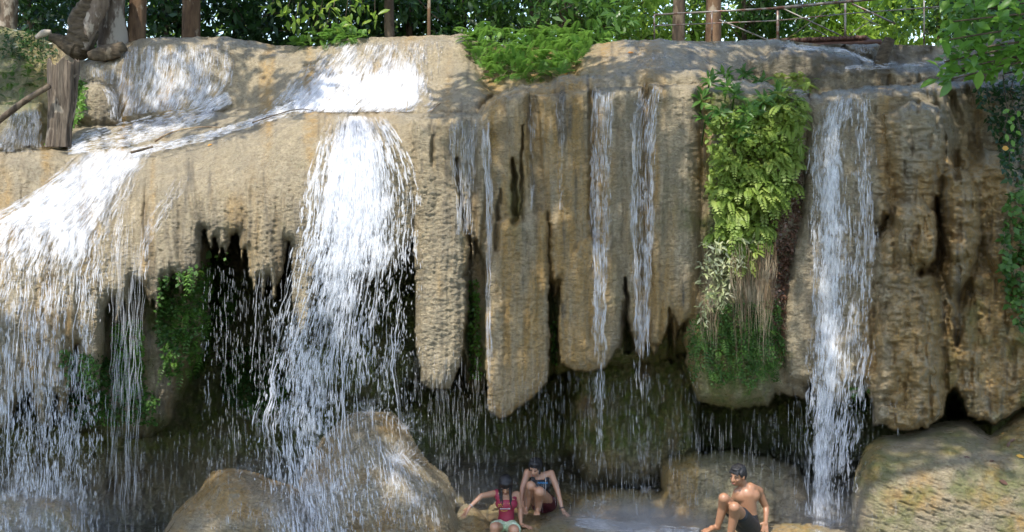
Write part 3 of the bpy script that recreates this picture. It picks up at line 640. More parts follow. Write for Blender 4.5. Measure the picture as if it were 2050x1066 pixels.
waterfall('thin double veil down the pleated curtain, left of the hanging garden', (1285, 960, .2), [
    (Fall([(1275, 166, 1332, 168), (1264, 230, 1322, 230), (1262, 330, 1310, 330), (1262, 500, 1308, 500), (1266, 640, 1306, 640), (1268, 960, 1304, 960)], .03, 2, 40), lambda S, T: .42 - .06 * S - .4 * sm(S, .62, .72), dict(prob=lambda S, T: 1 - .88 * sm(S, .6, .75), K=1595, length=(8, 38), rad=(0.0017, 0.0054), jit=.03))])
waterfall('thin veil down the pleated curtain above the rounded pillar', (1205, 900, .2), [
    (Fall([(1186, 162, 1236, 160), (1182, 230, 1232, 230), (1180, 350, 1226, 350), (1182, 500, 1220, 500), (1188, 640, 1214, 640), (1190, 960, 1208, 960)], .03, 2, 40), lambda S, T: .40 - .06 * S - .4 * sm(S, .62, .74), dict(prob=lambda S, T: 1 - .88 * sm(S, .6, .75), K=1451, length=(8, 38), rad=(0.0017, 0.0054), jit=.03))])
waterfall('narrow trickles over the flat lip beside the main fall', (930, 780, .2), [
    (Fall([(896, 230, 962, 229), (900, 300, 956, 300), (905, 380, 950, 380), (912, 470, 944, 470)], .025, 2, 40), lambda S, T: .36 - .1 * S, dict(K=403, length=(12, 44), rad=(0.0017, 0.0049), jit=.02)),
    (Fall([(962, 230, 984, 232), (970, 400, 986, 400), (970, 560, 982, 560), (974, 800, 984, 800)], .025, 2, 16), c_(.36), dict(K=249, length=(20, 90), rad=(0.0017, 0.0049), jit=.02))])
waterfall('faint trickles on the curtain between fern bank and veils', (1090, 600, .2), [
    (Fall([(1058, 180, 1076, 178), (1058, 260, 1072, 260), (1060, 420, 1068, 420)], .02, 2, 14), c_(.30), dict(K=66, length=(12, 33), rad=(0.0017, 0.0039), jit=.02)),
    (Fall([(1112, 166, 1134, 164), (1114, 260, 1130, 260), (1118, 420, 1128, 420)], .02, 2, 14), c_(.27), dict(K=66, length=(12, 33), rad=(0.0017, 0.0039), jit=.02))])
waterfall('thin slanting trickle on the bare dome between the two big falls', (290, 560, 0), [
    (Fall([(352, 350, 384, 350), (325, 400, 362, 402), (292, 450, 325, 455), (276, 490, 302, 492), (272, 560, 294, 560)], .02, 2, 16), c_(.36), dict(K=200, length=(8, 34), rad=(.002, .005), jit=.02)),
    (Fall([(262, 330, 290, 330), (240, 400, 262, 400), (222, 470, 244, 470), (216, 560, 238, 560)], .02, 2, 16), c_(.36), dict(K=200, length=(8, 34), rad=(.002, .005), jit=.02))])
waterfall('shallow water shooting over the flat wet boulder by the crouching woman', (1270, 1050, -.4), [
    (Fall([(1148, 1034, 1146, 1058), (1200, 1036, 1196, 1064), (1280, 1046, 1274, 1074), (1400, 1058, 1392, 1088)], .03, 2, 16, free=False), c_(.54), dict(K=600, length=(8, 34), rad=(.002, .006), jit=.06))], lay=2)
waterfall('ropes of water dripping off the brown fringe over the mossy cave', (300, 900, 0), [
    (Fall([(228, 420, 300, 410), (222, 520, 296, 520), (220, 640, 290, 640), (210, 860, 284, 860), (205, 1080, 284, 1080)], .03, 2, 40), None, [dict(K=249, length=(30, 120), rad=(0.0017, 0.0049), jit=.04, wig=3), dict(K=8, length=(300, 480), rad=(0.0033, 0.0069), N=40, sp=(.05, .3), wig=8, jit=.03)]),
    (Fall([(400, 400, 560, 400), (400, 560, 560, 560), (395, 1060, 560, 1060)], .04, 2, 60), None, [dict(K=673, length=(6, 22), rad=(0.0017, 0.0044), jit=.1, sp=(.2, 1)), dict(K=4, length=(200, 400), rad=(0.0026, 0.0049), N=30, sp=(.1, .3), wig=6, jit=.03)])])
waterfall('thin glints of water over the dark tiers behind the narrow fall', (1700, 120, 2.2), [
    (Fall([(1560, 84, 1562, 96), (1620, 92, 1622, 102), (1690, 96, 1692, 106), (1745, 118, 1744, 132), (1770, 126, 1770, 136)], .02, 2, 10), c_(.46), dict(K=176, length=(8, 30), rad=(0.0017, 0.0049), jit=.02)),
    (Fall([(1900, 118, 1902, 128), (1850, 122, 1850, 132), (1790, 126, 1790, 138), (1740, 128, 1740, 142), (1690, 132, 1690, 142)], .02, 2, 10), c_(.42), dict(K=176, length=(8, 30), rad=(0.0017, 0.0049), jit=.02)),
    (Fall([(1695, 90, 1750, 92), (1700, 104, 1748, 106), (1706, 118, 1740, 120)], .02, 2, 20), c_(.42), dict(K=176, length=(4, 14), rad=(0.0017, 0.0041), jit=.02))], lay=1)
waterfall('small splash of white water on the mound right of the fern bank', (1300, 140, 1), [
    (Fall([(1275, 100, 1350, 98), (1262, 118, 1352, 116), (1250, 138, 1345, 134)], .02, 2, 30), c_(.40), dict(K=320, length=(4, 16), rad=(0.0017, 0.0049), jit=.03))], lay=1)
# drip curtain under the overhangs: countless drops
mb = MB(); g = np.random.default_rng(77)
def drips(x0, x1, ytop, ybot, K, Y, L=(6, 44), r=(.0016, .0034)):
    K = int(K * .7); x = x0 + (x1 - x0) * g.random(K); cl = vn(x / 9, x * 0, 90); k = g.random(K) < .2 + cl; x = x[k]; K = len(x)
    yt = ytop + (ybot - ytop) * g.random(K); ln = L[0] + (L[1] - L[0]) * g.random(K) ** 2; u = np.linspace(0, 1, 4)
    yy = yt[:, None] + ln[:, None] * u; xx = x[:, None] + .8 * n1(yy / 20, x[:, None], 4)
    dd = (Y + .5 * (g.random(K) - .5))[:, None] + 0 * yy
    dd = np.minimum(dd, frontY(xx[:, :1], yy[:, :1]) - .02)
    rr = (r[0] + (r[1] - r[0]) * g.random(K))[:, None] * np.array([.5, 1, 1, .4])
    mb.tubes(at(xx, yy, dd), rr, 5, rnd=g.random(K))
drips(830, 1400, 740, 1010, 2600, .25); drips(1380, 1620, 820, 1000, 700, .1); drips(0, 480, 860, 1060, 1500, -.2); drips(440, 640, 560, 900, 550, -.1); drips(700, 960, 700, 1000, 1500, .1); drips(1560, 1800, 780, 1060, 900, -.1)
def mist(c, r, dens):
    import bmesh
    bm = bmesh.new(); bmesh.ops.create_icosphere(bm, subdivisions=3, radius=1); me = bpy.data.meshes.new('spray_mist'); bm.to_mesh(me); bm.free()
    m = NT('spray'); m.n.remove(m.bsdf)
    gr = m.new('ShaderNodeTexGradient', {'Vector': m.coord()}, gradient_type='SPHERICAL').outputs['Fac']
    dn = m.math('MULTIPLY', m.math('MULTIPLY', m.math('POWER', gr, 1.2), m.ramp(m.noise(2.2, detail=3), [(.3, .2), (.7, 1)])), dens)
    v = m.new('ShaderNodeVolumePrincipled', {'Color': (.9, .92, .97, 1), 'Density': dn, 'Anisotropy': .2}); m.l.new(v.outputs[0], m.out.inputs['Volume'])
    o_ = link('spray_mist', me, m.m); o_.location = c; o_.scale = r; return o_
tag(mist(atv(1270, 1046, -.3), (1.15, .8, .28), 3.2), 'low white spray over the wet ledge right of the crouching woman', 'mist', kind='stuff')
tag(mist(atv(960, 1010, .3), (.8, .8, .6), .35), 'fine mist behind the girl in red beside the tall boulder', 'mist', kind='stuff')
tag(mist(atv(60, 1040, -1.2), (1.7, .8, .6), .35), 'spray over the dark boulder in the bottom left corner', 'mist', kind='stuff')
tag(mist(atv(640, 1000, -1.3), (1.3, .7, .7), .35), 'spray around the tall boulder at the foot of the main fall', 'mist', kind='stuff')
tag(mist(atv(1660, 1040, -1.2), (.8, .6, .5), .5), 'faint spray at the foot of the narrow right fall', 'mist', kind='stuff')
def burst(px, py, R_, K, up=.6, rr=.004):
    Y = float(frontY(px, py)) - .06; c = at(px, py, Y); d = nz_(g.normal(size=(K, 3)) * np.array([1, .6, .9]) + np.array([0, -.35, up])); L = R_ * g.random(K) ** 1.5; u = np.linspace(0, 1, 4)[None, :, None]
    P = c + d[:, None] * (L[:, None, None] + (.02 + .10 * g.random((K, 1, 1)) * (R_ / .5)) * u); P[..., 2] -= .5 * (L[:, None] / R_) ** 2 * R_ * .6
    mb.tubes(P, (rr * (.5 + g.random(K)))[:, None] * np.array([.5, 1, 1, .3]), 5, rnd=g.random(K))
nz_ = lambda a: a / (np.linalg.norm(a, axis=-1, keepdims=True) + 1e-9)
for a_ in [(795, 925, .34, 700), (735, 828, .28, 260), (810, 860, .25, 220), (640, 985, .4, 360), (500, 942, .32, 300), (30, 995, .5, 420), (110, 1000, .35, 260), (1660, 1050, .4, 420), (1205, 1010, .2, 120), (1290, 985, .22, 140), (1190, 1040, .3, 260), (1290, 1052, .4, 260), (160, 300, .12, 160), (700, 226, .1, 120)]: burst(*a_)
o = mb.build('falling_drops', M['thin']); tag(o, 'loose drops raining off the overhangs into the dark cave', 'water drops', kind='stuff')

# ------------------------------------------------------------------ plants
_LV = np.array([[0, 0, 0], [.32, -.5, .06], [.32, .5, .06], [.70, -.40, .04], [.70, .40, .04], [1, 0, -.10], [.34, 0, 0], [.70, 0, -.03]])
_LT = np.array([[0, 1, 6], [0, 6, 2], [3, 5, 7], [7, 5, 4]]); _LQ = np.array([[1, 3, 7, 6], [6, 7, 4, 2]])
_SV = np.array([[0, 0, 0], [.45, -.5, .05], [1, 0, -.06], [.45, .5, .05]]); _SQ = np.array([[0, 1, 2, 3]])
def nrmz(a): return a / (np.linalg.norm(a, axis=-1, keepdims=True) + 1e-9)
def leaves(mb, P, d, up, L, w=.45, rnd=None, simple=False, g=RNG):
    P = np.asarray(P, float).reshape(-1, 3); K = len(P)
    if K == 0: return
    d = nrmz(np.broadcast_to(d, (K, 3))); up = np.broadcast_to(up, (K, 3)); y = nrmz(np.cross(up, d)); z = np.cross(d, y)
    T = _SV if simple else _LV; L = np.broadcast_to(L, (K,)); w = np.broadcast_to(w, (K,))
    V = P[:, None] + L[:, None, None] * (T[None, :, 0:1] * d[:, None] + w[:, None, None] * T[None, :, 1:2] * y[:, None] + T[None, :, 2:3] * z[:, None])
    n = len(T); off = (np.arange(K) * n)[:, None, None]
    fs = [(_SQ[None] + off).reshape(-1, 4)] if simple else [(_LT[None] + off).reshape(-1, 3), (_LQ[None] + off).reshape(-1, 4)]
    r = g.random(K) if rnd is None else np.broadcast_to(rnd, (K,))
    mb.add(V.reshape(-1, 3), fs, rnd=np.repeat(r, n))
def rdir(K, g, up=0.0, out=(0, 0, 0), s=1.0):
    v = g.normal(size=(K, 3)) * s; v[:, 2] += up; v += np.array(out); return nrmz(v)
def polypts(poly, K, g):
    xs = [p[0] for p in poly]; ys = [p[1] for p in poly]; out = np.zeros((0, 2))
    while len(out) < K:
        q = np.stack([g.uniform(min(xs), max(xs), K * 2), g.uniform(min(ys), max(ys), K * 2)], -1); out = np.concatenate([out, q[inpoly(q[:, 0], q[:, 1], poly)]])
    return out[:K]
def leaf_mass(name, poly, K, size, mat, label=None, cat='plant', depth=None, thick=.15, w=.6, simple=True, droop=-.3, clump=.5, seed=0, parent=None, group=None, rn=None, out=-.6):
    """foliage growing out of the rock surface inside an outline"""
    g = np.random.default_rng(seed + 100); q = polypts(poly, K * 2, g)
    cl = vn(q[:, 0] / 16, q[:, 1] / 13, seed) * .6 + vn(q[:, 0] / 6, q[:, 1] / 5, seed + 1) * .4; k = cl > clump * .75 * g.random(len(q)) + clump * .25; q = q[k][:K]; n = len(q)
    y = (frontY(q[:, 0], q[:, 1]) if depth is None else depth) - thick * g.random(n) ** .7 * (.3 + 1.2 * vn(q[:, 0] / 25, q[:, 1] / 25, seed + 2))
    P = at(q[:, 0], q[:, 1], y); mb = MB()
    r = np.clip(.15 + .5 * vn(q[:, 0] / 30, q[:, 1] / 30, seed + 4) + .5 * (g.random(n) - .3), 0, 1) if rn is None else rn
    if K < 1200 and n > 8:
        c = P[g.choice(n, min(70, n), False)]; path = [c[0]]; left = list(range(1, len(c)))
        while left:
            k_ = min(left, key=lambda a: ((c[a] - path[-1]) ** 2).sum()); path.append(c[k_]); left.remove(k_)
        mb.tubes(np.array(path)[None] + np.array([0, .012, 0]), np.full((1, len(path)), .0028), 4, rnd=.1)
    leaves(mb, P, rdir(n, g, droop, (0, out, 0), .7), rdir(n, g, .7, (0, -.8, 0), .5), size * (.6 + .8 * g.random(n)), w, r, simple)
    o = mb.build(name, mat, parent); 
    if label: tag(o, label, cat, group)
    return o
def fronds(mb, B, dr, L, droop, n=12, pw=.28, g=RNG, pl=.30, rnd=None):
    """fern fronds: B (K,3) bases, dr (K,3) directions"""
    K = len(B); u = np.linspace(.08, 1, n)[None, :, None]; L = np.broadcast_to(L, (K,))[:, None, None]; dp = np.broadcast_to(droop, (K,))[:, None, None]
    P = B[:, None] + dr[:, None] * L * u + np.array([0, 0, -1.]) * dp * L * u ** 2
    T = nrmz(dr[:, None] + np.array([0, 0, -2.]) * dp * u); side = nrmz(np.cross(T, np.array([0, 0, 1.]) + 0 * T)); upv = np.cross(side, T)
    pln = (np.sin(np.pi * np.clip(u * .85 + .12, 0, 1)) ** .8 * L * pl)[..., 0]
    r = g.random(K) if rnd is None else rnd
    for s in (-1, 1):
        d = nrmz(s * side + .45 * T - np.array([0, 0, .15])); leaves(mb, P.reshape(-1, 3), d.reshape(-1, 3), upv.reshape(-1, 3), pln.ravel(), pw, np.repeat(np.clip(r + .1 * s, 0, 1), n), True)
    mb.tubes(P, np.broadcast_to(.003 * (1.2 - u[..., 0]), P.shape[:2]), 3, rnd=r * .5)
def fern_mass(name, poly, K, L, mat, label, thick=.2, depth=None, seed=0, droop=.5, up=.5, out=-.6, cat='fern', n=12, group=None, parent=None, pl=.3):
    g = np.random.default_rng(seed + 300); q = polypts(poly, K, g)
    y = (frontY(q[:, 0], q[:, 1]) if depth is None else depth) - thick * g.random(K)
    mb = MB(); fronds(mb, at(q[:, 0], q[:, 1], y), rdir(K, g, up, (0, out, 0), .6), L * (.6 + .7 * g.random(K)), droop * (.5 + g.random(K)), n, g=g, pl=pl, rnd=np.clip(.5 * vn(q[:, 0] / 30, q[:, 1] / 25, seed) + .6 * g.random(K), 0, 1))
    o = mb.build(name, mat, parent); 
    if label: tag(o, label, cat, group)
    return o
def trunk_mesh(mb, pts, rads, sides=18, knob=.12, seed=0, n=40, fold=0.0):
    pts = np.array(pts, float); rads = np.array(rads, float); L = np.r_[0, np.cumsum(np.linalg.norm(np.diff(pts, axis=0), axis=1))]; u = np.linspace(0, L[-1], n)
    P = np.stack([np.interp(u, L, pts[:, i]) for i in range(3)], -1)
    for _ in range(3): P[1:-1] = (P[:-2] + 2 * P[1:-1] + P[2:]) / 4
    R = np.interp(u, L, rads); an = np.arange(sides) * 2 * math.pi / sides
    T = nrmz(np.gradient(P, axis=0)); up = np.array([0, 1., 0]) if abs(T[:, 2]).mean() > .6 else np.array([0, 0, 1.]); A = nrmz(np.cross(T, up)); B = np.cross(A, T)
    rr = R[:, None] * (1 + knob * n1(np.cos(an)[None] * 1.7 + seed * 3.3, u[:, None] * 1.6 / max(R.mean() * 6, .1) + np.sin(an)[None] * 1.7, seed, 3) + fold * np.abs(np.sin(an[None] * 2.5 + u[:, None] * .8 + seed)) + (fold * .35) * np.sin(u[:, None] * 55 + 4 * np.sin(an)[None] + 3 * n1(u[:, None] * 3, an[None], 5)))
    V = P[:, None] + rr[..., None] * (np.cos(an)[None, :, None] * A[:, None] + np.sin(an)[None, :, None] * B[:, None])
    idx = np.arange(n * sides).reshape(n, sides); a = idx[:-1]; b = idx[1:]
    mb.add(V.reshape(-1, 3), [np.stack([a, np.roll(a, -1, 1), np.roll(b, -1, 1), b], -1).reshape(-1, 4), np.array([idx[0, ::-1]]), np.array([idx[-1]])]); return P
def empty(name, loc, label, cat, group=None):
    e = bpy.data.objects.new(name, None); COL.objects.link(e); e.location = loc; e.empty_display_size = .3; return tag(e, label, cat, group)

# forest floor behind the lip, so the trees stand on something
fl = mesh_np('forest_floor', [(-60, 3.9, 6.0), (60, 3.9, 6.0), (60, 70, 6.2), (-60, 70, 6.2)], np.array([[0, 1, 2, 3]])); tag(link('forest_floor', fl, M['soil']), kind='structure')
def px_of(x, Y): return HX + x * F / (Y + CD)
def crown(mb, c, rx, ry, rz, K, size, g, rb=0.0, simple=True, w=.42, clumps=26):
    cc = nrmz(g.normal(size=(clumps, 3))) * (g.random((clumps, 1)) ** .45) * np.array([rx, ry, rz]) + np.array(c)
    i = g.integers(0, clumps, K); P = cc[i] + g.normal(size=(K, 3)) * np.array([rx, ry, rz * .8]) * .17
    tone = g.random(clumps)[i]
    leaves(mb, P, rdir(K, g, -.35), rdir(K, g, 1.0, (0, -.3, 0), .55), size * (.6 + .8 * g.random(K)), w, np.clip(rb + .45 * tone + .45 * g.random(K), 0, 1), simple)
    return cc
def tree(label, px, Y, z0, h, r, bark, leafm, crowns, seed=0, lean=(0, 0), K=1500, size=.2, knob=.1, branches=True, w=.42, group=None, rtop=.7, clumps=26):
    g = np.random.default_rng(seed + 900); x = (px - HX) * (Y + CD) / F
    e = empty('tree', (x, Y, z0), label, 'tree', group)
    mb = MB(); top = np.array([x + lean[0] * h, Y + lean[1] * h, z0 + h])
    P = trunk_mesh(mb, [(x, Y, z0 - .3), (x + lean[0] * h * .3 + .03, Y, z0 + h * .35), (x + lean[0] * h * .65 - .02, Y + lean[1] * h * .6, z0 + h * .7), top], [r * 1.25, r, r * .9, r * rtop], knob=knob, seed=seed)
    ccs = []; cm = MB()
    for c in crowns: ccs.append(crown(cm, (c[0], c[1], c[2]), c[3], c[4], c[5], int(K * (c[6] if len(c) > 6 else 1)), size, g, w=w, clumps=clumps))
    if branches and ccs:
        for cc in ccs:
            for q in cc[::3]:
                b = P[int(len(P) * (.55 + .4 * g.random()))]; m_ = (b + q) / 2 + g.normal(size=3) * .2
                mb.tubes(np.array([b, m_ * .5 + b * .5, m_, (m_ + q) / 2, q])[None], np.array([[.3, .24, .17, .11, .05]]) * r, 5)
    mb.build('trunk', bark, e)
    if cm.n: cm.build('crown', leafm, e)
    return e
D2, MD, BR = M['leaf_dark'], M['leaf_mid'], M['leaf_bright']
X_ = lambda px, Y: (px - HX) * (Y + CD) / F
tree('slim reddish brown trunk with pale bark patches leaning right on the upper left lip', 268, 3.9, 6.1, 6.5, .115, M['bark_brown'], D2, [(X_(250, 4) + .3, 4.5, 11.6, 3.0, 2.8, 1.7)], 1, (.055, 0), K=3200, size=.26)
tree('straight dark brown trunk between the slim leaning trunk and the fern clump', 381, 5.0, 6.1, 6.5, .125, M['bark_brown'], D2, [(X_(400, 5), 6, 11.8, 3.0, 2.8, 1.8)], 2, (0, 0), K=3200, size=.26, rtop=.9)
tree('thin straight sapling behind the white cascade', 858, 6.0, 6.1, 6, .026, M['bark_brown'], D2, [(X_(858, 6), 6.5, 11.6, 2.4, 2, 1.2)], 3, (-.01, 0), K=1500, size=.24)
tree('grey trunk rising behind the fern bank', 1076, 9.0, 6.1, 7, .16, M['bark_grey'], D2, [(X_(1000, 9), 9, 12, 2.6, 2.4, 1.5)], 4, (0, 0), K=1800, size=.28)
tree('dark trunk left of the brown trunk behind the rail fence', 1356, 7.0, 6.1, 7, .095, M['bark_dark'], MD, [(X_(1330, 7), 8.5, 12.5, 2.0, 2, 1.2)], 5, (.01, 0), K=900, size=.24)
tree('brown trunk standing behind the left end of the rail fence', 1428, 7.2, 6.1, 7, .125, M['bark_brown'], MD, [(X_(1450, 7), 9, 12.6, 2.0, 2, 1.2)], 6, (-.01, 0), K=900, size=.24)
tree('pale blotched trunk at the top left corner', 8, 5.5, 6.3, 7, .16, M['bark_pale'], D2, [(X_(0, 5.5), 6, 11.8, 3.2, 3, 1.8)], 7, (.02, 0), K=3000, size=.26)
# the big gnarled tree with fused roots
g = np.random.default_rng(31); e = empty('tree', atv(190, 100, 3.4), 'large gnarled tree with fused wrinkled roots on the upper left bank', 'tree')
def rp(l, Y): return [tuple(at(a, b, Y + (c if len(p) > 2 else 0))) for p in l for a, b, c in [(p + (0,))[:3]]]
mb = MB(); trunk_mesh(mb, rp([(232, 130), (226, 90), (222, 40), (222, -60), (225, -300), (230, -700)], 3.75), [.24, .21, .18, .18, .18, .15], seed=9, knob=.16, fold=.10); mb.build('trunk', M['bark_pale'], e)
mb = MB(); trunk_mesh(mb, rp([(140, 106), (152, 98), (166, 70), (160, 40), (178, 18), (196, -10), (205, -80)], 3.3), [.13, .18, .19, .16, .17, .18, .18], 26, .2, 10, 90, .16)
trunk_mesh(mb, rp([(100, 74), (118, 80), (134, 92), (150, 100)], 3.2), [.05, .08, .10, .12], 14, .2, 11, 24, .1)
mb.build('root', M['bark_grey'], e)
mb = MB(); trunk_mesh(mb, rp([(165, 100), (172, 80), (182, 50), (200, 10), (206, -60)], 3.2), [.07, .08, .11, .12, .12], 20, .2, 12, 60, .12); mb.build('root', M['bark_pale'], e)
mb = MB(); trunk_mesh(mb, rp([(178, 112), (205, 108), (230, 104), (250, 92)], 3.1), [.06, .11, .11, .06], 18, .2, 13, 40, .12); mb.build('root', M['bark_grey'], e)
mb = MB(); trunk_mesh(mb, rp([(72, 76), (88, 66), (102, 64)], 3.0), [.03, .055, .03], 12, .2, 14, 16); mb.build('root', M['bark_pale'], e)
mb = MB(); crown(mb, (X_(180, 4), 4.5, 12.2), 3.2, 3, 1.8, 3600, .26, g); mb.build('crown', D2, e)
# trees in the sunlit clearing and the dark understorey behind the lip
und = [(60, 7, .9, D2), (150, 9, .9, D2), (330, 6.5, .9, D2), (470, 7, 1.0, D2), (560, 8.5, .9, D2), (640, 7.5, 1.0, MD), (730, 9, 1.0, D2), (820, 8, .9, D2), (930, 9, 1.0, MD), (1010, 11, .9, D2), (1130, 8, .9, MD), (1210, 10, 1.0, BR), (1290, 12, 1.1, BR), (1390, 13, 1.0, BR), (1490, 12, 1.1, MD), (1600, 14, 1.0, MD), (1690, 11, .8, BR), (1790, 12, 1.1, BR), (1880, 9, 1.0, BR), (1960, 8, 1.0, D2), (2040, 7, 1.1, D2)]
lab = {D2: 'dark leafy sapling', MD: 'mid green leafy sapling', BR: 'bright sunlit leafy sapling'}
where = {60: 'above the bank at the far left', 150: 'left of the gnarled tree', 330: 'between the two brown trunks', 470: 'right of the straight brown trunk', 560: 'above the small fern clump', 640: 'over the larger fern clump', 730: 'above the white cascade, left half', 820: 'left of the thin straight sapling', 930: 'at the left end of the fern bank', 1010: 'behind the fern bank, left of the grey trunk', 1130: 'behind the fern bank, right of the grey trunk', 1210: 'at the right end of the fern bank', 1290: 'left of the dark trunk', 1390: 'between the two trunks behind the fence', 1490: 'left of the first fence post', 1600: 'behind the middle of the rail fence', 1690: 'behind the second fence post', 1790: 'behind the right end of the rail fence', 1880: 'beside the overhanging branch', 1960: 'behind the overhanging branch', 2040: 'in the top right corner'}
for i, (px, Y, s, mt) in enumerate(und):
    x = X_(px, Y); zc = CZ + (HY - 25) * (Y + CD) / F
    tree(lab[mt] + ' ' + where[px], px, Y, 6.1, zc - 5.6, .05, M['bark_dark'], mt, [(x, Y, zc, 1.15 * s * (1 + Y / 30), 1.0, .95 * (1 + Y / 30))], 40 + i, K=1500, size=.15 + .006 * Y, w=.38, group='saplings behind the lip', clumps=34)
g = np.random.default_rng(56); e = empty('tree', (X_(700, 6), 6.6, 6.1), 'sunlit tree whose light green leafy twigs hang in from the top above the small cascade', 'tree')
mb = MB(); P = trunk_mesh(mb, [(X_(775, 6), 6.6, 5.9), (X_(772, 6), 6.5, 8), (X_(760, 6), 6.2, 10), (X_(740, 6), 5.5, 11)], [.09, .08, .07, .05], seed=44)
cm = MB()
for tx, ty in [(575, 18), (610, 8), (640, 28), (668, 14), (700, 26), (725, 10), (750, 30), (690, 50), (590, 40), (545, 8), (655, 48)]:
    tip = at(tx, ty, 4.3 + .8 * g.random()); b_ = np.array([X_(760, 6), 6.1, 9.6]); u = np.linspace(0, 1, 9)[:, None]; Q = b_ + (tip - b_) * u + np.array([0, 0, .9]) * np.sin(np.pi * u) * (1 - .3 * u); mb.tubes(Q[None], (.016 * (1.1 - .8 * u[:, 0]))[None], 5)
    for k in range(4, 9): leaves(cm, Q[k] + .09 * g.normal(size=(9, 3)), rdir(9, g, -.6, (0, -.2, 0), .6), rdir(9, g, .9, (0, -.8, 0), .4), .17 * (.6 + .7 * g.random(9)), .36, np.clip(.3 + .7 * g.random(9), 0, 1), False)
mb.build('trunk', M['bark_dark'], e); cm.build('crown', BR, e)
g = np.random.default_rng(55); mb = MB(); K = 22000
P = np.stack([g.uniform(-17, 17, K), g.uniform(17, 26, K), g.uniform(7, 15, K)], -1)
k = vn(P[:, 0] / 1.1, P[:, 2] / .9, 71) * .6 + vn(P[:, 0] / .35, P[:, 2] / .35, 72) * .4 > .355 + .09 * sm(P[:, 0], 0, 5) * (1 - sm(P[:, 0], 11, 14)); P = P[k]; K = len(P)
leaves(mb, P, rdir(K, g, -.3), rdir(K, g, .8, (0, -.5, 0), .6), .30 * (.6 + .8 * g.random(K)), .45, np.clip(.0 + g.random(K) * .4 + .5 * sm(P[:, 0], 0, 4), 0, 1), True)  # leaf tone rises to the right, sunlight put into the colour
tag(mb.build('forest', leaf_material('far_leaf', (.02, .055, .01), (.10, .19, .02), (.34, .46, .07), .5)), 'far wood of mixed green leaves closing the view', 'forest', kind='stuff')
hl = bpy.data.meshes.new('hill'); xs = np.linspace(-40, 40, 60); ys = np.linspace(28, 60, 20); XX, YY = np.meshgrid(xs, ys, indexing='ij'); ZZ = 6 + 3.0 * sm(YY, 27, 50) * (.6 + .5 * fbm(XX / 9, YY / 9, 4)) * (1 - .0 * sm(XX, 1, 5)); idx = np.arange(1200).reshape(60, 20)
tag(link('hill', mesh_np('hill', np.stack([XX, YY, ZZ], -1).reshape(-1, 3), np.stack([idx[:-1, :-1], idx[1:, :-1], idx[1:, 1:], idx[:-1, 1:]], -1).reshape(-1, 4)), M['soil']), kind='structure')

# overhanging tree whose branch enters at the top right; its unseen crown is shaped to shade the wall
g = np.random.default_rng(91); e = empty('tree', (9.2, -1.5, 0), 'overhanging tree whose broad-leaved branch enters at the top right corner', 'tree')
mb = MB(); Pt = trunk_mesh(mb, [(9.4, -1.0, -.5), (9.3, -1.5, 4), (8.6, -2.5, 8), (7.0, -4.0, 11)], [.45, .38, .30, .2], seed=21)
def limb(a, b, r, sag=.3, n=12):
    a = np.array(a, float); b = np.array(b, float); u = np.linspace(0, 1, n)[:, None]; P = a + (b - a) * u + np.array([0, 0, sag]) * np.sin(np.pi * u) + .05 * np.stack([n1(u[:, 0] * 5, a[0] + 0 * u[:, 0], 3), n1(u[:, 0] * 5, a[1] + 0 * u[:, 0], 4), n1(u[:, 0] * 5, b[0] + 0 * u[:, 0], 6)], -1)
    mb.tubes(P[None], (r * (1.05 - .8 * u[:, 0]))[None], 6); return P
bl = MB()
for (tx, ty) in [(1905, 155), (1935, 100), (1900, 40), (1960, 60), (1985, 130), (2030, 100), (2040, 30), (1985, 10), (1880, 150), (1890, 120), (1925, 135), (2010, 150), (2045, 140), (1900, 75), (1935, 20)]:
    tip = at(tx, ty, -.9 + .5 * g.random()); P = limb((9.0, -1.6, 6.6), tip, .035, -.1, 14)
    for k in range(6, 14):
        m_ = 6; B = P[k] + g.normal(size=(m_, 3)) * .07
        leaves(bl, B, rdir(m_, g, -.2, (-.5, -.3, 0), .7), rdir(m_, g, 1.1, (0, -.7, 0), .4), .19 * (.7 + .6 * g.random(m_)), .46, np.clip(.2 + .6 * g.random(m_), 0, 1), False)
q = polypts([(1878, 150), (1905, 60), (1895, -20), (2090, -20), (2090, 110), (2000, 130), (1960, 150)], 190, g)
leaves(bl, at(q[:, 0], q[:, 1], -.8 + .9 * g.random(190)), rdir(190, g, -.2, (-.6, -.2, 0), .6), rdir(190, g, 1.1, (0, -.8, 0), .35), .20 * (.7 + .6 * g.random(190)), .46, np.clip(g.random(190), 0, 1), False)
cm = MB()
def shade_canopy(x0, x1, y0, y1, z0, z1, K, thr, seed):  # out-of-view leaf layer shaped to shade the rock, with gaps for sun patches
    P = np.stack([g.uniform(x0, x1, K), g.uniform(y0, y1, K), g.uniform(z0, z1, K)], -1)
    q = vn(P[:, 0] / .9, P[:, 1] / .9, seed) * .6 + vn(P[:, 0] / .35, P[:, 1] / .35, seed + 1) * .4; q = q - .6 * np.exp(-((P[:, 0] + 4.45) / .35) ** 2 - ((P[:, 1] + 7.35) / .6) ** 2) - .42 * np.exp(-((P[:, 0] - .95) / .75) ** 2 - ((P[:, 1] + 4.2) / 1.3) ** 2) - .3 * np.exp(-((P[:, 0] + .2) / .7) ** 2 - ((P[:, 1] + 3.0) / .5) ** 2)
    q = q - .5 * np.exp(-((P[:, 0] + 3.9) / .7) ** 2 - ((P[:, 1] + .1) / .6) ** 2)
    P = P[q > thr]; n = len(P)
    leaves(cm, P, rdir(n, g, -.3), rdir(n, g, 1.2, (0, 0, 0), .5), .24 * (.6 + .8 * g.random(n)), .5, g.random(n), True)
SHADE_R = (-2.6, 9.5, -7.2, -1.6)
shade_canopy(*SHADE_R, 10.5, 12.0, 19000, .30, 201); shade_canopy(.3, 9.5, -1.6, 2.2, 10.5, 12, 11000, .32, 205)
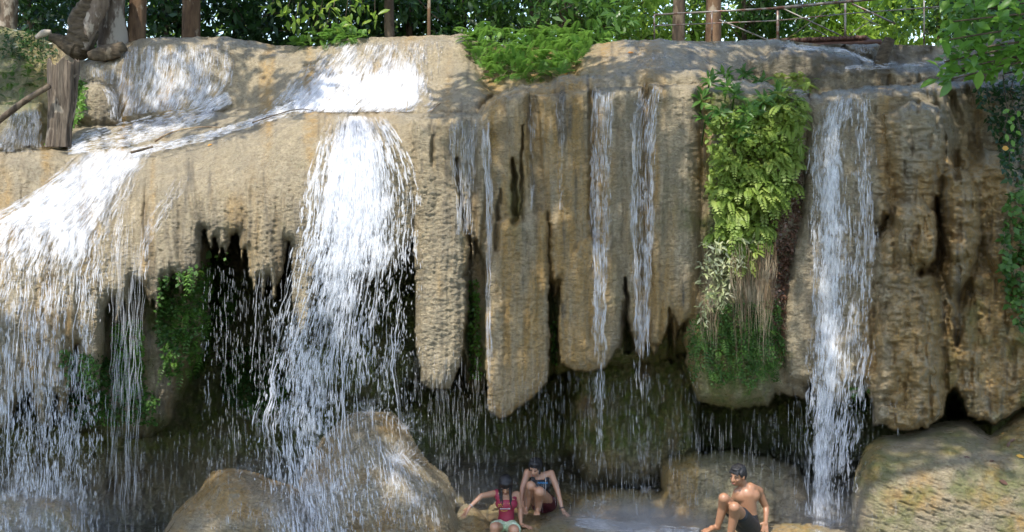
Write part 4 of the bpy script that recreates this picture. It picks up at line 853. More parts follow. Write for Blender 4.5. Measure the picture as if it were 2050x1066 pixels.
mb.tubes(np.array([[7.0, -4, 11], [4.5, -4.4, 11.4], [1.5, -4.6, 11.5], [-2, -4.6, 11.2]])[None], np.array([[.2, .15, .1, .04]]), 7)
mb.tubes(np.array([[7.2, -3.8, 10.8], [5, -6, 11.2], [2, -7.5, 11.4], [-3, -8, 11.3]])[None], np.array([[.18, .13, .09, .04]]), 7)
mb.build('trunk', M['bark_grey'], e); bl.build('branch_leaves', leaf_material('broad_leaf', (.06, .15, .02), (.14, .30, .04), (.28, .46, .08), .4), e); cm.build('crown', M['leaf_dark'], e)

g = np.random.default_rng(92); e = empty('tree', (-12.5, -7, 0), 'unseen tall tree added outside the left edge so that its crown shades the left side', 'tree')  # tree added out of view for the shade of its crown
mb = MB(); trunk_mesh(mb, [(-12.5, -7, -.5), (-12.3, -7, 5), (-11, -7, 11)], [.4, .3, .2], seed=23)
mb.tubes(np.array([[-11, -7, 11], [-8, -7, 11.5], [-5, -7.2, 11.6], [-2.5, -7, 11.4]])[None], np.array([[.2, .14, .09, .04]]), 7); mb.build('trunk', M['bark_grey'], e)
cm = MB(); shade_canopy(-12.5, -2.4, -9.5, -5.9, 10.8, 12.0, 14000, .38, 207); shade_canopy(-11.5, -4.2, -2.5, 2.4, 10.8, 12.0, 8500, .50, 211); cm.build('crown', M['leaf_dark'], e)

# ---------------- ferns and hanging plants on the rock
fern_mass('fern_bank', [(915, 62), (1000, 72), (1080, 60), (1200, 66), (1245, 76), (1180, 92), (1160, 130), (1130, 152), (1050, 162), (985, 160), (955, 130), (940, 100)], 520, .30, M['fern'], 'broad bank of bright green ferns spilling over the upper lip', thick=.35, seed=1, up=.75, droop=.45, pl=.26)
fern_mass('fern', [(630, 72), (680, 62), (742, 74), (700, 84), (650, 92)], 70, .24, M['fern'], 'larger bright fern clump on the lip left of the cascade', thick=.15, seed=2, up=.9)
fern_mass('fern', [(575, 84), (610, 82), (625, 92), (590, 94)], 26, .18, M['fern'], 'small fern clump left of the larger one on the lip', thick=.1, seed=3, up=.9)
fern_mass('fern', [(1560, 150), (1630, 160), (1610, 190), (1560, 200)], 70, .26, M['maiden'], 'feathery yellow-green fern fanning out right at the top of the hanging garden', thick=.2, seed=4, up=.5, out=-.4)
GARD = [(1425, 235), (1470, 215), (1530, 190), (1590, 190), (1622, 215), (1606, 262), (1612, 310), (1586, 352), (1594, 392), (1560, 420), (1548, 470), (1520, 500), (1495, 540), (1462, 530), (1446, 490), (1420, 470), (1432, 420), (1410, 370), (1430, 320), (1412, 280)]
g = np.random.default_rng(305); e = empty('maidenhair', atv(1500, 500, 0), 'long yellow-green maidenhair curtain of the hanging garden', 'fern')
q = polypts(GARD, 1500, g); k = vn(q[:, 0] / 20, q[:, 1] / 16, 7) > .38; q = q[k]; n_ = len(q); mb = MB()
fronds(mb, at(q[:, 0], q[:, 1], frontY(q[:, 0], q[:, 1]) - .05 - .30 * vn(q[:, 0] / 25, q[:, 1] / 30, 8) * (.5 + g.random(n_))), rdir(n_, g, .25, (0, -.7, 0), .7), (.07 + .16 * g.random(n_) ** 2) * (.7 + .6 * vn(q[:, 0] / 20, q[:, 1] / 20, 17)), .8, 9, .6, g, .36, np.clip(.15 + .5 * vn(q[:, 0] / 26, q[:, 1] / 22, 9) + .5 * g.random(n_), 0, 1))
mb.build('fronds', M['maiden'], e)
leaf_mass('leaflets', GARD, 6500, .05, M['maiden'], thick=.30, w=.85, clump=.9, seed=5, parent=None).parent = e
bpy.data.objects['leaflets'].matrix_parent_inverse = Matrix.Translation(e.location).inverted()
g = np.random.default_rng(12); e = empty('broad_leaf_plant', atv(1460, 250, 0), 'broad-leaved plant in whorls crowning the hanging garden', 'plant')
for cx, cy in [(1450, 150), (1490, 148), (1420, 165), (1405, 200), (1470, 190), (1440, 225), (1500, 225), (1530, 205), (1412, 240), (1475, 250), (1555, 190), (1490, 275), (1455, 175), (1520, 165)]:
    mb = MB(); k = 13; c = at(cx, cy, frontY(cx, cy) - .22 - .1 * g.random()); a = np.arange(k) * 2.4 + g.random()
    d = np.stack([np.cos(a), -.5 + .3 * g.random(k), .35 + np.sin(a) * .7], -1)
    leaves(mb, c + .02 * g.normal(size=(k, 3)), nrmz(d), rdir(k, g, 1.0, (0, -1.0, 0), .3), .15 * (.7 + .5 * g.random(k)), .34, np.clip(.3 + .6 * g.random(k), 0, 1), False); mb.tubes(np.array([c, c + np.array([0, .12, -.12]), c + np.array([0, .3, -.3])])[None], np.array([[.012, .009, .009]]), 5, rnd=.2); mb.build('leaf_whorl', M['leaf_mid'], e)
mb = MB(); fronds(mb, at(np.array([1490, 1500, 1512.]), np.array([205, 200, 215.]), frontY(1500, 210) - .45), nrmz(np.array([[.05, -.6, .3], [.3, -.5, .3], [-.2, -.6, .2]])), .62, .8, 26, .12, g, .16)
tag(mb.build('fern', M['fern']), 'single long hanging frond in front of the hanging garden', 'fern')
leaf_mass('pale_creeper', [(1400, 480), (1500, 470), (1530, 500), (1480, 540), (1440, 640), (1405, 660), (1400, 560)], 420, .085, M['pale'], 'bleached pale-leaved creeper below the maidenhair', thick=.35, w=.28, simple=False, seed=7, clump=.6)
def hang_roots(poly_top, L, K, label, mat, seed, r=.0025, Yo=.25):
    g = np.random.default_rng(seed); x = g.uniform(poly_top[0], poly_top[1], K); y0 = g.uniform(poly_top[2], poly_top[3], K); u = np.linspace(0, 1, 12)[None]
    ln = L * (.25 + .9 * g.random(K) ** 1.4); yy = y0[:, None] + ln[:, None] * u; xx = x[:, None] + (x[:, None] - (poly_top[0] + poly_top[1]) / 2) * (-.25 * u) + 6 * n1(yy / 50, x[:, None] / 3, 3)
    Y = (frontY((poly_top[0] + poly_top[1]) / 2, (poly_top[2] + poly_top[3]) / 2) - Yo + .16 * (g.random(K) - .5))[:, None] - .1 * np.sin(np.pi * u * .5)
    m_ = MB(); m_.tubes(at(xx, yy, Y), (r * (.6 + .8 * g.random(K)))[:, None] * (1.1 - .7 * u), 4); o = m_.build('root_beard', mat); return tag(o, label, 'roots')
hang_roots((1462, 1556, 485, 565), 170, 150, 'brown beard of fine roots hanging below the creeper', M['root'], 21)
hang_roots((1400, 1440, 580, 640), 90, 50, 'sparse dark roots left of the root beard', M['root'], 22, .002)
fern_mass('hanging_fern', [(1385, 640), (1450, 620), (1560, 610), (1568, 700), (1550, 760), (1500, 740), (1440, 765), (1390, 730)], 260, .13, M['moss'], 'small ferns drooping over the mossy base of the hanging garden', thick=.14, seed=48, up=-.1, droop=.9, n=8, pl=.34)
fern_mass('hanging_fern', [(320, 560), (400, 530), (465, 510), (470, 650), (420, 720), (380, 760), (330, 740)], 170, .16, M['fern'], 'drooping light fern fronds on the mossy rock under the brown fringe', thick=.2, seed=49, up=-.1, droop=.9, n=8, pl=.34)
leaf_mass('moss', [(1378, 640), (1440, 610), (1560, 600), (1572, 700), (1556, 770), (1530, 740), (1500, 792), (1480, 750), (1430, 785), (1415, 740), (1385, 770), (1376, 740)], 3600, .03, M['moss'], 'dark green moss and small ferns under the hanging garden', thick=.16, seed=8, clump=.5, w=.7)
leaf_mass('moss', [(1540, 440), (1606, 340), (1604, 420), (1580, 540), (1566, 700), (1545, 640)], 1500, .04, M['brownleaf'], 'reddish brown withered moss on the right flank of the hanging garden', thick=.12, seed=9, clump=.5, w=.7)
leaf_mass('cave_fern', [(320, 560), (400, 530), (460, 500), (470, 640), (420, 700), (395, 760), (370, 720), (340, 775), (310, 660)], 1900, .05, M['moss'], 'green ferns on the mossy rock below the brown fringe', 'fern', thick=.2, seed=10, clump=.6, w=.8)
leaf_mass('cave_fern', [(412, 520), (440, 520), (475, 570), (470, 640), (425, 630)], 240, .09, M['fern'], 'few larger light green fern leaves hanging in the cave mouth', 'fern', thick=.25, seed=11, clump=.6, w=.8, simple=False)
leaf_mass('cave_fern', [(225, 650), (285, 640), (290, 780), (250, 800), (225, 740)], 900, .055, M['fern'], 'light green fern patch behind the ropes of water on the left', 'fern', thick=.15, seed=12, clump=.6, w=.8)
leaf_mass('cave_fern', [(120, 700), (230, 720), (320, 800), (310, 850), (150, 850)], 1500, .05, M['moss'], 'dark mossy fern fringe at the foot of the left rock', 'fern', thick=.12, seed=13, clump=.6, w=.8)
leaf_mass('cave_fern', [(440, 700), (560, 690), (590, 800), (520, 850), (450, 800)], 1100, .07, M['moss'], 'dim ferns deep in the cave left of the main fall', 'fern', thick=.2, seed=14, clump=.6, w=.8)
leaf_mass('crack_fern', [(936, 560), (958, 560), (964, 760), (940, 760)], 420, .04, M['fern'], 'fern growing down the crack right of the first pillar', 'fern', thick=.12, seed=15, w=.8)
leaf_mass('crack_fern', [(1102, 650), (1114, 640), (1116, 730), (1104, 730)], 120, .035, M['fern'], 'tiny fern in the crack between the two rounded pillars', 'fern', thick=.08, seed=16, w=.8)
leaf_mass('crack_fern', [(1700, 770), (1740, 780), (1735, 830), (1712, 830)], 160, .04, M['moss'], 'small fern under the ledge right of the narrow fall', 'fern', thick=.12, seed=17, w=.8)
fern_mass('bank_plant', [(-40, 120), (90, 110), (100, 150), (70, 200), (-40, 220)], 90, .18, M['moss'], 'dark green low plants covering the left bank', thick=.2, seed=18, up=.5, cat='plant')
leaf_mass('bank_plant', [(0, 60), (90, 60), (120, 110), (60, 120), (0, 110)], 420, .07, M['leaf_dark'], 'trailing dark ground plants on the bank under the pale trunk', thick=.2, seed=19, w=.4)
leaf_mass('creeper', [(145, 160), (172, 160), (168, 230), (140, 262), (118, 290), (90, 290), (110, 250), (140, 215)], 900, .05, M['fern'], 'light green creeper down the right side of the stump', thick=.22, seed=20, w=.7, simple=False)
leaf_mass('wall_fern', [(2015, 400), (2060, 330), (2060, 660), (2030, 650), (2000, 540)], 480, .085, M['moss'], 'green ferns along the right edge of the wall', 'fern', thick=.25, seed=21, w=.7)
leaf_mass('wall_fern', [(1945, 170), (2060, 150), (2060, 360), (2015, 370), (1985, 260)], 600, .085, M['leaf_dark'], 'dark leafy growth in the recess below the overhanging branch', 'plant', thick=.3, seed=22, w=.5)
# vine with round leaves and one yellow leaf
g = np.random.default_rng(61); e = empty('vine', atv(2010, 170, -.3), 'hanging vine with pale oval leaves at the right edge', 'vine')
mb = MB(); vp = at(np.array([2008, 2012, 2018, 2010, 2022, 2020.]), np.array([150, 190, 225, 260, 290, 330.]), -.35); mb.tubes(vp[None], np.full((1, 6), .006), 5); mb.tubes(at(np.array([2030, 2022, 2035, 2042.]), np.array([150, 190, 220, 260.]), -.3)[None], np.full((1, 4), .005), 5); mb.build('stem', M['bark_dark'], e)
mb = MB(); lp = at(np.array([2012, 2022, 2030, 2016, 2028, 2034, 2026, 2020, 2040, 2014.]), np.array([222, 220, 232, 245, 248, 262, 280, 300, 222, 268.]), -.38)

for q in lp: mb = MB(); leaves(mb, q, rdir(1, g, -.8, (0, -.1, 0), .5), np.array([0, -1, .3]), .10, .55, .75 + .2 * g.random(), False); mb.build('leaf', M['fern'], e)
mb = MB(); leaves(mb, atv(2006, 298, -.42)[:], (1, 0, .1), (0, -1, .4), .085, .8, .9, False); tag(mb.build('fallen_leaf', M['deadleaf']), 'orange-yellow leaf caught on the hanging vine at the right', 'leaf')

# ---------------- dead wood
e = empty('stump', atv(128, 290, 1.6), 'weathered grey tree stump with splintered top on the left bank', 'stump')
mb = MB(); n, sd = 60, 46; u = np.linspace(0, 1, n); an = np.arange(sd) * 2 * math.pi / sd
cxs = 122 + 10 * (1 - u) * 0 + np.interp(u, [0, .5, 1], [116, 124, 128]); cxs = cxs - 122; R0 = np.interp(u, [0, .2, .6, 1], [.17, .15, .185, .205])
hgt = 1 - .22 * np.abs(n1(an * 2.4, an * 0 + 2, 4)); V = []
for i in range(n):
    uu = u[i] * hgt; rr = np.interp(uu, u, R0) * (1 + .34 * n1(np.cos(an) * 5 + 3, np.sin(an) * 4 + uu * .8, 8, 4) - .1 * np.abs(n1(an * 7, uu * 1.2, 9, 2)))
    b = at(np.interp(uu, u, cxs), 295 - 180 * uu, 1.6); b[:, 0] += rr * np.cos(an); b[:, 1] += rr * np.sin(an); V.append(b)
V.append(V[-1] * .35 + .65 * V[-1].mean(0) - np.array([0, 0, .25])); V = np.array(V); idx = np.arange((n + 1) * sd).reshape(n + 1, sd); a, b = idx[:-1], idx[1:]
mb.add(V.reshape(-1, 3), [np.stack([a, np.roll(a, -1, 1), np.roll(b, -1, 1), b], -1).reshape(-1, 4), np.array([idx[-1]])]); mb.build('wood', M['deadwood'], e)
def stick(name, pts, Y, r, label, cat, mat=M['deadwood'], tip=.5, n=24):
    mb = MB(); P = [tuple(at(p[0], p[1], p[2] if len(p) > 2 else Y)) for p in pts]; trunk_mesh(mb, P, np.linspace(r, r * tip, len(P)), 10, .15, len(pts), n); return tag(mb.build(name, mat), label, cat)
stick('driftwood', [(-30, 262), (20, 225), (60, 195), (100, 172)], 1.3, .045, 'dark driftwood pole leaning behind the stump', 'branch', M['bark_dark'], .8)
stick('driftwood', [(262, 306), (285, 300), (306, 294)], 1.2, .018, 'short dark log lying across the stream lip', 'branch', M['bark_dark'], .8)
stick('branch', [(310, 284), (335, 268), (370, 258), (410, 254), (442, 256)], 1.05, .013, 'thin bent olive stick arching over the stream', 'branch', M['root'], .5)
stick('branch', [(505, 246), (540, 234), (580, 222), (606, 218), (628, 222)], 1.1, .010, 'thin dark branch along the lip left of the main fall', 'branch', M['bark_dark'], .4)
stick('twig', [(813, 224), (816, 208), (812, 192)], 1.0, .006, 'upright twig in front of the broad cascade', 'twig', M['root'])
stick('twig', [(862, 224), (875, 212), (890, 202)], 1.0, .008, 'slanting twig on the flat lip by the broad cascade', 'twig', M['root'])
stick('driftwood', [(1762, 132), (1768, 112), (1776, 92), (1782, 78)], 2.2, .10, 'gnarled brown stump root on the upper right terrace', 'stump', M['bark_grey'], .7)
g = np.random.default_rng(5)
for px, py, sz, ang, mt, lb in [(415, 292, .07, .3, 'deadleaf', 'orange fallen leaf on the slope left of the main fall'), (1128, 150, .08, .1, 'deadleaf', 'orange fallen leaf on the lip under the fern bank'), (1256, 106, .09, 0, 'deadleaf', 'orange fallen leaf on the mound right of the fern bank'),
        (1410, 216, .10, .4, 'maiden', 'pale yellow leaf at the left edge of the hanging garden'), (1432, 408, .07, 1.5, 'brownleaf', 'brown dead leaf stuck in the maidenhair curtain'), (2003, 870, .10, 0, 'deadleaf', 'orange leaf on the boulder beside the upper right slope'),
        (1930, 914, .10, -.5, 'brownleaf', 'dark brown leaf lying on the middle of the huge boulder'), (1980, 924, .06, .2, 'brownleaf', 'small brown leaf right of the dark brown one'), (2016, 896, .08, 1.2, 'brownleaf', 'red-brown leaf near the orange leaf on the boulder'), (2034, 912, .10, -.2, 'deadleaf', 'orange leaf at the right edge of the huge boulder'),
        (2000, 962, .11, -.4, 'brownleaf', 'reddish leaf low on the face of the huge boulder'), (1962, 912, .04, 0, 'brownleaf', 'tiny dark leaf on the crest of the huge boulder'), (2022, 885, .07, .6, 'brownleaf', 'purple-brown curled leaf beside the orange leaves')]:
    mb = MB(); y = float(frontY(px, py)) - (.05 if px < 1900 or px > 2100 else .03) - (.3 if 1400 < px < 1440 else 0)
    leaves(mb, at(px, py, y), (math.cos(ang), -.2, math.sin(ang)), (0, -.8, .8), sz, .5, g.random(), False); tag(mb.build('fallen_leaf', M[mt]), lb, 'leaf')

# ---------------- rail fence of the footbridge
m = NT('galvanised_pipe'); m.set(col=m.mix(m.ramp(m.noise(8, detail=5), [(.45, 0), (.6, 1)]), (.20, .19, .17), (.12, .06, .04)), rough=.45, metal=.4); M['pipe'] = m.m
m = NT('bridge_boards'); m.set(col=m.mix(m.noise(20, (.3, 1, 1), 5), (.05, .022, .014), (.12, .055, .035)), rough=.7); M['board'] = m.m
e = empty('footbridge', atv(1550, 85, 5.0), 'footbridge with pipe railings and brown deck on the upper right', 'footbridge')
def pipe(name, a, b, Y, r=.022, Y2=None):
    r = r * .68
    mb = MB(); mb.tubes(np.array([at(a[0], a[1], Y), at(b[0], b[1], Y if Y2 is None else Y2)])[None], np.full((1, 2), r), 10, True); return mb.build(name, M['pipe'], e)
pipe('rail', (1310, 30), (1550, 17), 5.8, .024, 5.0); pipe('rail', (1550, 17), (1752, -2), 5.0, .036, 4.4); pipe('rail', (1752, -2), (1990, -26), 4.4, .036, 3.7)
pipe('rail', (1310, 52), (1552, 42), 6.0, .015, 5.0); pipe('rail', (1552, 42), (1695, 28), 5.0, .015, 4.6); pipe('rail', (1695, 28), (1960, 8), 4.6, .015, 3.8)
for a, b, r in [((1557, 15), (1557, 90), .034), ((1692, 5), (1692, 90), .028), ((1425, 24), (1425, 85), .02), ((1310, 30), (1310, 84), .02), ((1850, -10), (1850, 95), .02)]: pipe('post', a, b, 5.0, r)
for a, b, r in [((1562, 15), (1684, 72), .017), ((1706, 8), (1792, 48), .022), ((1440, 40), (1560, 90), .016), ((1618, 52), (1655, 72), .013), ((1570, 82), (1655, 22), .008), ((1696, 72), (1750, 38), .008), ((1725, 34), (1760, 52), .012)]: pipe('brace', a, b, 5.02, r)
mb = MB()
A, B = at(1560, 84, 5.1), at(1762, 76, 4.5)
for k in range(26):
    c = A + (B - A) * (k + .5) / 26; d = (B - A) / 26; L = np.linalg.norm(d); ca, sa = d[0] / L, d[1] / L
    mb.box(c + np.array([0, .5, .005 * (k % 3)]), (L * .46, .6, .03), [[ca, -sa, 0], [sa, ca, 0], [0, 0, 1]])
mb.build('deck', M['board'], e); mb = MB(); mb.tubes(np.array([A - [0, .1, .08], B - [0, .1, .08]])[None], np.full((1, 2), .05), 4, True); mb.build('beam', M['board'], e)

# ------------------------------------------------------------------ people: each body is one fused, smoothed surface; clothes and hair are its children
def skin_mat(name, c):
    m = NT(name); m.set(col=m.mix(m.noise(30, detail=4), c, tuple(x * .82 for x in c)), rough=.42, spec=.5, sss=.12)
    m.bsdf.inputs['Subsurface Radius'].default_value = (.012, .005, .003); m.bsdf.inputs['Subsurface Scale'].default_value = 1.0
    return m.m
def cloth_mat(name, c, stripe=None):
    m = NT(name); col = m.mix(m.noise(14, detail=4), c, tuple(x * .6 for x in c))
    if stripe:
        w = m.new('ShaderNodeTexWave', {'Vector': m.coord(), 'Scale': 26.0, 'Distortion': .4}, bands_direction='X').outputs[1]
        w2 = m.new('ShaderNodeTexWave', {'Vector': m.coord(), 'Scale': 20.0, 'Distortion': .4}, bands_direction='Z').outputs[1]
        col = m.mix(m.ramp(m.math('MAXIMUM', w, w2), [(.72, 0), (.85, 1)]), col, stripe)
    m.set(col=col, rough=.6, nrm=m.bump(m.noise(18, detail=4), .5, .01)); return m.m
SK_F = skin_mat('skin_light', (.46, .25, .155)); SK_M = skin_mat('skin_tan', (.33, .165, .09))
m = NT('black_hair'); m.set(col=(.010, .009, .010), rough=.5, nrm=m.bump(m.noise(60, (3, 3, .3), 3), .6, .01)); HAIR = m.m
def fuse(name, blobs, mat, parent, vox=.007, sm_it=6, base=None, loc=None):
    """blobs: ('c', p0, r0, p1, r1) tapered capsule | ('e', centre, (rx,ry,rz), rot or None); fused by voxel remesh into one surface"""
    mb = MB(); ico = bpy.data.meshes.new('t'); import bmesh
    bm = bmesh.new(); bmesh.ops.create_icosphere(bm, subdivisions=3, radius=1); SV = np.array([v.co[:] for v in bm.verts]); SF = np.array([[v.index for v in f.verts] for f in bm.faces]); bm.free(); bpy.data.meshes.remove(ico)
    for b in blobs:
        if b[0] == 'e':
            V = SV * np.array(b[2]); 
            if b[3] is not None: V = V @ np.array(b[3]).T
            mb.add(V + np.array(b[1]), SF)
        else:
            p0, p1 = np.array(b[1], float), np.array(b[3], float); ax = p1 - p0; L = np.linalg.norm(ax) + 1e-9; ax /= L
            t = SV @ ax; V = np.where((t > 0)[:, None], p1 + SV * b[4], p0 + SV * b[2]); mb.add(V, SF)
    me = mesh_np(name, np.concatenate(mb.V), [np.concatenate(f) for f in mb.F.values()])
    o = bpy.data.objects.new(name, me); COL.objects.link(o)
    r = o.modifiers.new('r', 'REMESH'); r.mode = 'VOXEL'; r.voxel_size = vox; r.use_smooth_shade = True
    s_ = o.modifiers.new('s', 'SMOOTH'); s_.factor = .5; s_.iterations = sm_it
    dg = bpy.context.evaluated_depsgraph_get(); dg.update(); ev = o.evaluated_get(dg)
    nm = bpy.data.meshes.new_from_object(ev); o.modifiers.clear(); o.data = nm; bpy.data.meshes.remove(me)
    nm.materials.clear(); nm.materials.append(mat); nm.polygons.foreach_set('use_smooth', np.ones(len(nm.polygons), bool))
    if parent: o.parent = parent
    return o
def hand(bl, w, dirv, palm_n, side, s=1.0, curl=.35, spread=.22):
    """w wrist, dirv pointing direction of the hand, palm_n palm normal; side = direction of the thumb"""
    d = nrmz(np.array(dirv, float)); n_ = nrmz(np.array(palm_n, float)); n_ = nrmz(n_ - d * (n_ @ d)); t = nrmz(np.array(side, float)); t = nrmz(t - d * (t @ d) - n_ * (t @ n_)); w = np.array(w, float)
    k = w + d * .085 * s
    bl.append(('c', w, .021 * s, w + d * .03 * s, .024 * s))
    for q in (-1, -.33, .33, 1): bl.append(('c', w + d * .02 * s + t * q * .014 * s, .014 * s, k + t * q * .028 * s, .0125 * s))
    for q, ln in ((.95, .068), (.32, .078), (-.32, .072), (-.95, .055)):
        b = k + t * q * .029 * s; f = nrmz(d + t * q * spread); m1 = b + f * ln * .5 * s; e_ = m1 + nrmz(f + n_ * curl) * ln * .55 * s
        bl.append(('c', b, .0098 * s, m1, .009 * s)); bl.append(('c', m1, .009 * s, e_, .0075 * s))
    b = w + d * .025 * s + t * .022 * s; m1 = b + nrmz(d * .6 + t) * .04 * s; bl.append(('c', b, .014 * s, m1, .0115 * s)); bl.append(('c', m1, .0115 * s, m1 + nrmz(d + t * .5) * .03 * s, .009 * s))
def foot(bl, heel, toe, s=1.0):
    heel = np.array(heel, float); toe = np.array(toe, float); d = nrmz(toe - heel); t = nrmz(np.cross(d, [0, 0, 1])); L = np.linalg.norm(toe - heel)
    bl.append(('c', heel + [0, 0, .03], .032 * s, heel + d * L * .45 + [0, 0, .035], .03 * s)); 
    for q in (-1, 0, 1): bl.append(('c', heel + d * L * .3 + [0, 0, .03], .022 * s, heel + d * L * .78 + t * q * .025 * s + [0, 0, .018], .018 * s))
    for i, q in enumerate((-1, -.5, 0, .5, 1)): bl.append(('c', heel + d * L * .78 + t * q * .031 * s + [0, 0, .014], .011 * s, heel + d * L * (1.0 - .05 * abs(q)) + t * q * .036 * s + [0, 0, .010], .0095 * s))
def basis(fwd, up):
    f = nrmz(np.array(fwd, float)); u = np.array(up, float); u = nrmz(u - f * (f @ u)); r = np.cross(f, u); return np.stack([r, f, u], 1)   # columns: right, forward, up
def head(bl, c, fwd, up, s=1.0):
    B = basis(fwd, up); P = lambda x, y, z: np.array(c) + B @ (np.array([x, y, z]) * s)
    bl += [('e', P(0, -.012, .022), np.array([.074, .090, .088]) * s, B), ('e', P(0, .022, -.028), np.array([.058, .062, .080]) * s, B), ('e', P(0, .045, -.082), np.array([.028, .026, .024]) * s, B),
           ('c', P(0, .076, .012), .010 * s, P(0, .098, -.030), .013 * s), ('e', P(-.013, .088, -.034), np.array([.010, .010, .008]) * s, B), ('e', P(.013, .088, -.034), np.array([.010, .010, .008]) * s, B),
           ('e', P(0, .076, -.058), np.array([.022, .014, .0065]) * s, B), ('e', P(0, .074, -.069), np.array([.018, .013, .007]) * s, B), ('e', P(-.034, .058, -.026), np.array([.022, .02, .02]) * s, B), ('e', P(.034, .058, -.026), np.array([.022, .02, .02]) * s, B),
           ('e', P(-.03, .068, .022), np.array([.022, .014, .009]) * s, B), ('e', P(.03, .068, .022), np.array([.022, .014, .009]) * s, B), ('e', P(-.074, -.004, -.012), np.array([.010, .020, .032]) * s, B), ('e', P(.074, -.004, -.012), np.array([.010, .020, .032]) * s, B)]
    return P, B
def face(P, B, s, parent, lip):
    for sx in (-1, 1):
        mb = MB(); a = np.linspace(0, 2 * np.pi, 13)[:-1]
        mb.tubes(np.array([P(.030 * sx - .017, .079, .006), P(.030 * sx, .084, .008), P(.030 * sx + .017, .079, .005)])[None], np.array([[.002, .0055, .002]]) * s, 6); mb.build('eye', HAIR, parent)
        mb = MB(); mb.tubes(np.array([P(.030 * sx - .022, .076, .024), P(.030 * sx, .083, .031), P(.030 * sx + .022, .074, .026)])[None], np.array([[.002, .004, .002]]) * s, 6); mb.build('eyebrow', HAIR, parent)
    mb = MB(); mb.tubes(np.array([P(-.022, .082, -.062), P(0, .093, -.061), P(.022, .082, -.062)])[None], np.array([[.002, .0055, .002]]) * s, 6); mb.build('lips', lip, parent)
m = NT('lip_skin'); m.set(col=(.30, .09, .07), rough=.4); LIP = m.m
V3 = lambda *a: np.array(a, float)
def J(Yb):            # joint in photo pixels + offset towards the viewer
    return lambda px, py, dy=0.0: at(px, py, Yb - dy)
def ring(name, p, d, r, mat, parent, th=.006):
    d = nrmz(d); a = nrmz(np.cross(d, [0, 0, 1.])); b = np.cross(d, a); t = np.linspace(0, 2 * np.pi, 25); mb = MB(); mb.tubes((p + r * (np.cos(t)[:, None] * a + np.sin(t)[:, None] * b))[None], np.full((1, 25), th), 6); return mb.build(name, mat, parent)
def person(loc, label):
    e = bpy.data.objects.new('person', None); COL.objects.link(e); return tag(e, label, 'person')
BLK = cloth_mat('black_cloth', (.014, .015, .018)); RED = cloth_mat('crimson_cloth', (.30, .018, .05)); MAR = cloth_mat('maroon_cloth', (.11, .012, .025)); GRN = cloth_mat('green_check_cloth', (.42, .66, .36), (.72, .80, .62)); BLU = cloth_mat('blue_print', (.03, .22, .48)); YEL = cloth_mat('yellow_print', (.62, .40, .08)); WHT = cloth_mat('white_trim', (.6, .6, .6))

# --- boy sitting, leaning on his straight arm, knees up
j = J(-1.75); e = person(None, 'shirtless boy in black shorts sitting and leaning on one hand at the right')
hip = j(1499, 1050, 0); chest = j(1495, 990, .06); neck = j(1488, 972, .07); hd = j(1477, 952, .13)
shR = j(1518, 985, -.06); shL = j(1472, 990, .10)       # image right / image left shoulders
elR = j(1533, 1015, -.12); wrR = j(1533, 1043, -.04)
knL = j(1449, 998, .55); anL = j(1436, 1056, .42); knR = j(1470, 1016, .60); anR = j(1461, 1074, .48)
hipL = j(1488, 1050, .16); hipR = j(1503, 1056, .06)
bl = [('c', hip + V3(0, 0, .02), .105, j(1497, 1022, .03), .095), ('c', j(1497, 1022, .03), .095, chest, .105), ('e', j(1494, 992, .06), (.15, .095, .10), None), ('c', chest, .10, neck, .055), ('c', neck, .05, hd, .048),
      ('c', chest + V3(.03, 0, .06), .07, shR, .058), ('c', chest + V3(-.02, 0, .04), .075, shL + V3(.03, .02, .02), .048), ('c', shR, .055, (shR + elR) / 2, .044), ('c', (shR + elR) / 2, .044, elR, .036), ('c', elR, .036, (elR + wrR) / 2 + V3(.005, 0, .02), .033), ('c', (elR + wrR) / 2 + V3(.005, 0, .02), .033, wrR, .024),
      ('c', hipL, .085, knL, .058), ('c', knL, .056, knL * .7 + anL * .3 + V3(.02, .03, 0), .055), ('c', knL * .7 + anL * .3 + V3(.02, .03, 0), .055, anL, .032),
      ('c', hipR, .088, knR, .060), ('c', knR, .058, knR * .7 + anR * .3 + V3(.02, .03, 0), .057), ('c', knR * .7 + anR * .3 + V3(.02, .03, 0), .057, anR, .033),
      ('c', shL + V3(.02, .02, .01), .042, j(1464, 1014, -.02), .034), ('c', j(1462, 1012, -.02), .036, j(1470, 1038, -.06), .025)]
hand(bl, wrR, (-.15, -.25, -.9), (0, .8, -.4), (-1, 0, 0), 1.0, .1, .35); hand(bl, j(1470, 1040, -.06), (0, 0, -1), (1, 0, 0), (0, -1, 0), .9)
foot(bl, j(1438, 1062, .38), j(1408, 1067, .55)); foot(bl, j(1462, 1082, .45), j(1440, 1088, .6))
P, B = head(bl, hd, (-.80, -.75, -.22), (.05, -.12, 1), 1.0)
body = fuse('body', bl, SK_M, e); face(P, B, 1.0, e, LIP)
fuse('hair', [('e', P(0, -.020, .044), (.079, .092, .076), B), ('e', P(0, -.055, .0), (.074, .058, .085), B), ('e', P(0, .040, .088), (.055, .036, .020), B), ('e', P(-.066, .0, .035), (.016, .045, .045), B), ('e', P(.066, .0, .035), (.016, .045, .045), B)] +
     [('c', P(x, .058, .082 - abs(x) * .3), .010, P(x * 1.05, .080, .045 - abs(x) * .2), .005) for x in (-.05, -.03, -.01, .01, .03, .05)] + [('c', P(x, y, .100), .012, P(x * 1.15, y + .012, .121 - abs(x) * .3), .004) for x in (-.045, -.015, .015, .045) for y in (-.06, -.02, .02)], HAIR, e, .006, 3)
fuse('shorts', [('c', hip + V3(0, 0, .01), .118, j(1497, 1036, .02), .108), ('c', hipL, .104, hipL * .5 + knL * .5, .088), ('c', hipR, .106, hipR * .38 + knR * .62, .088)], BLK, e, .008, 4)
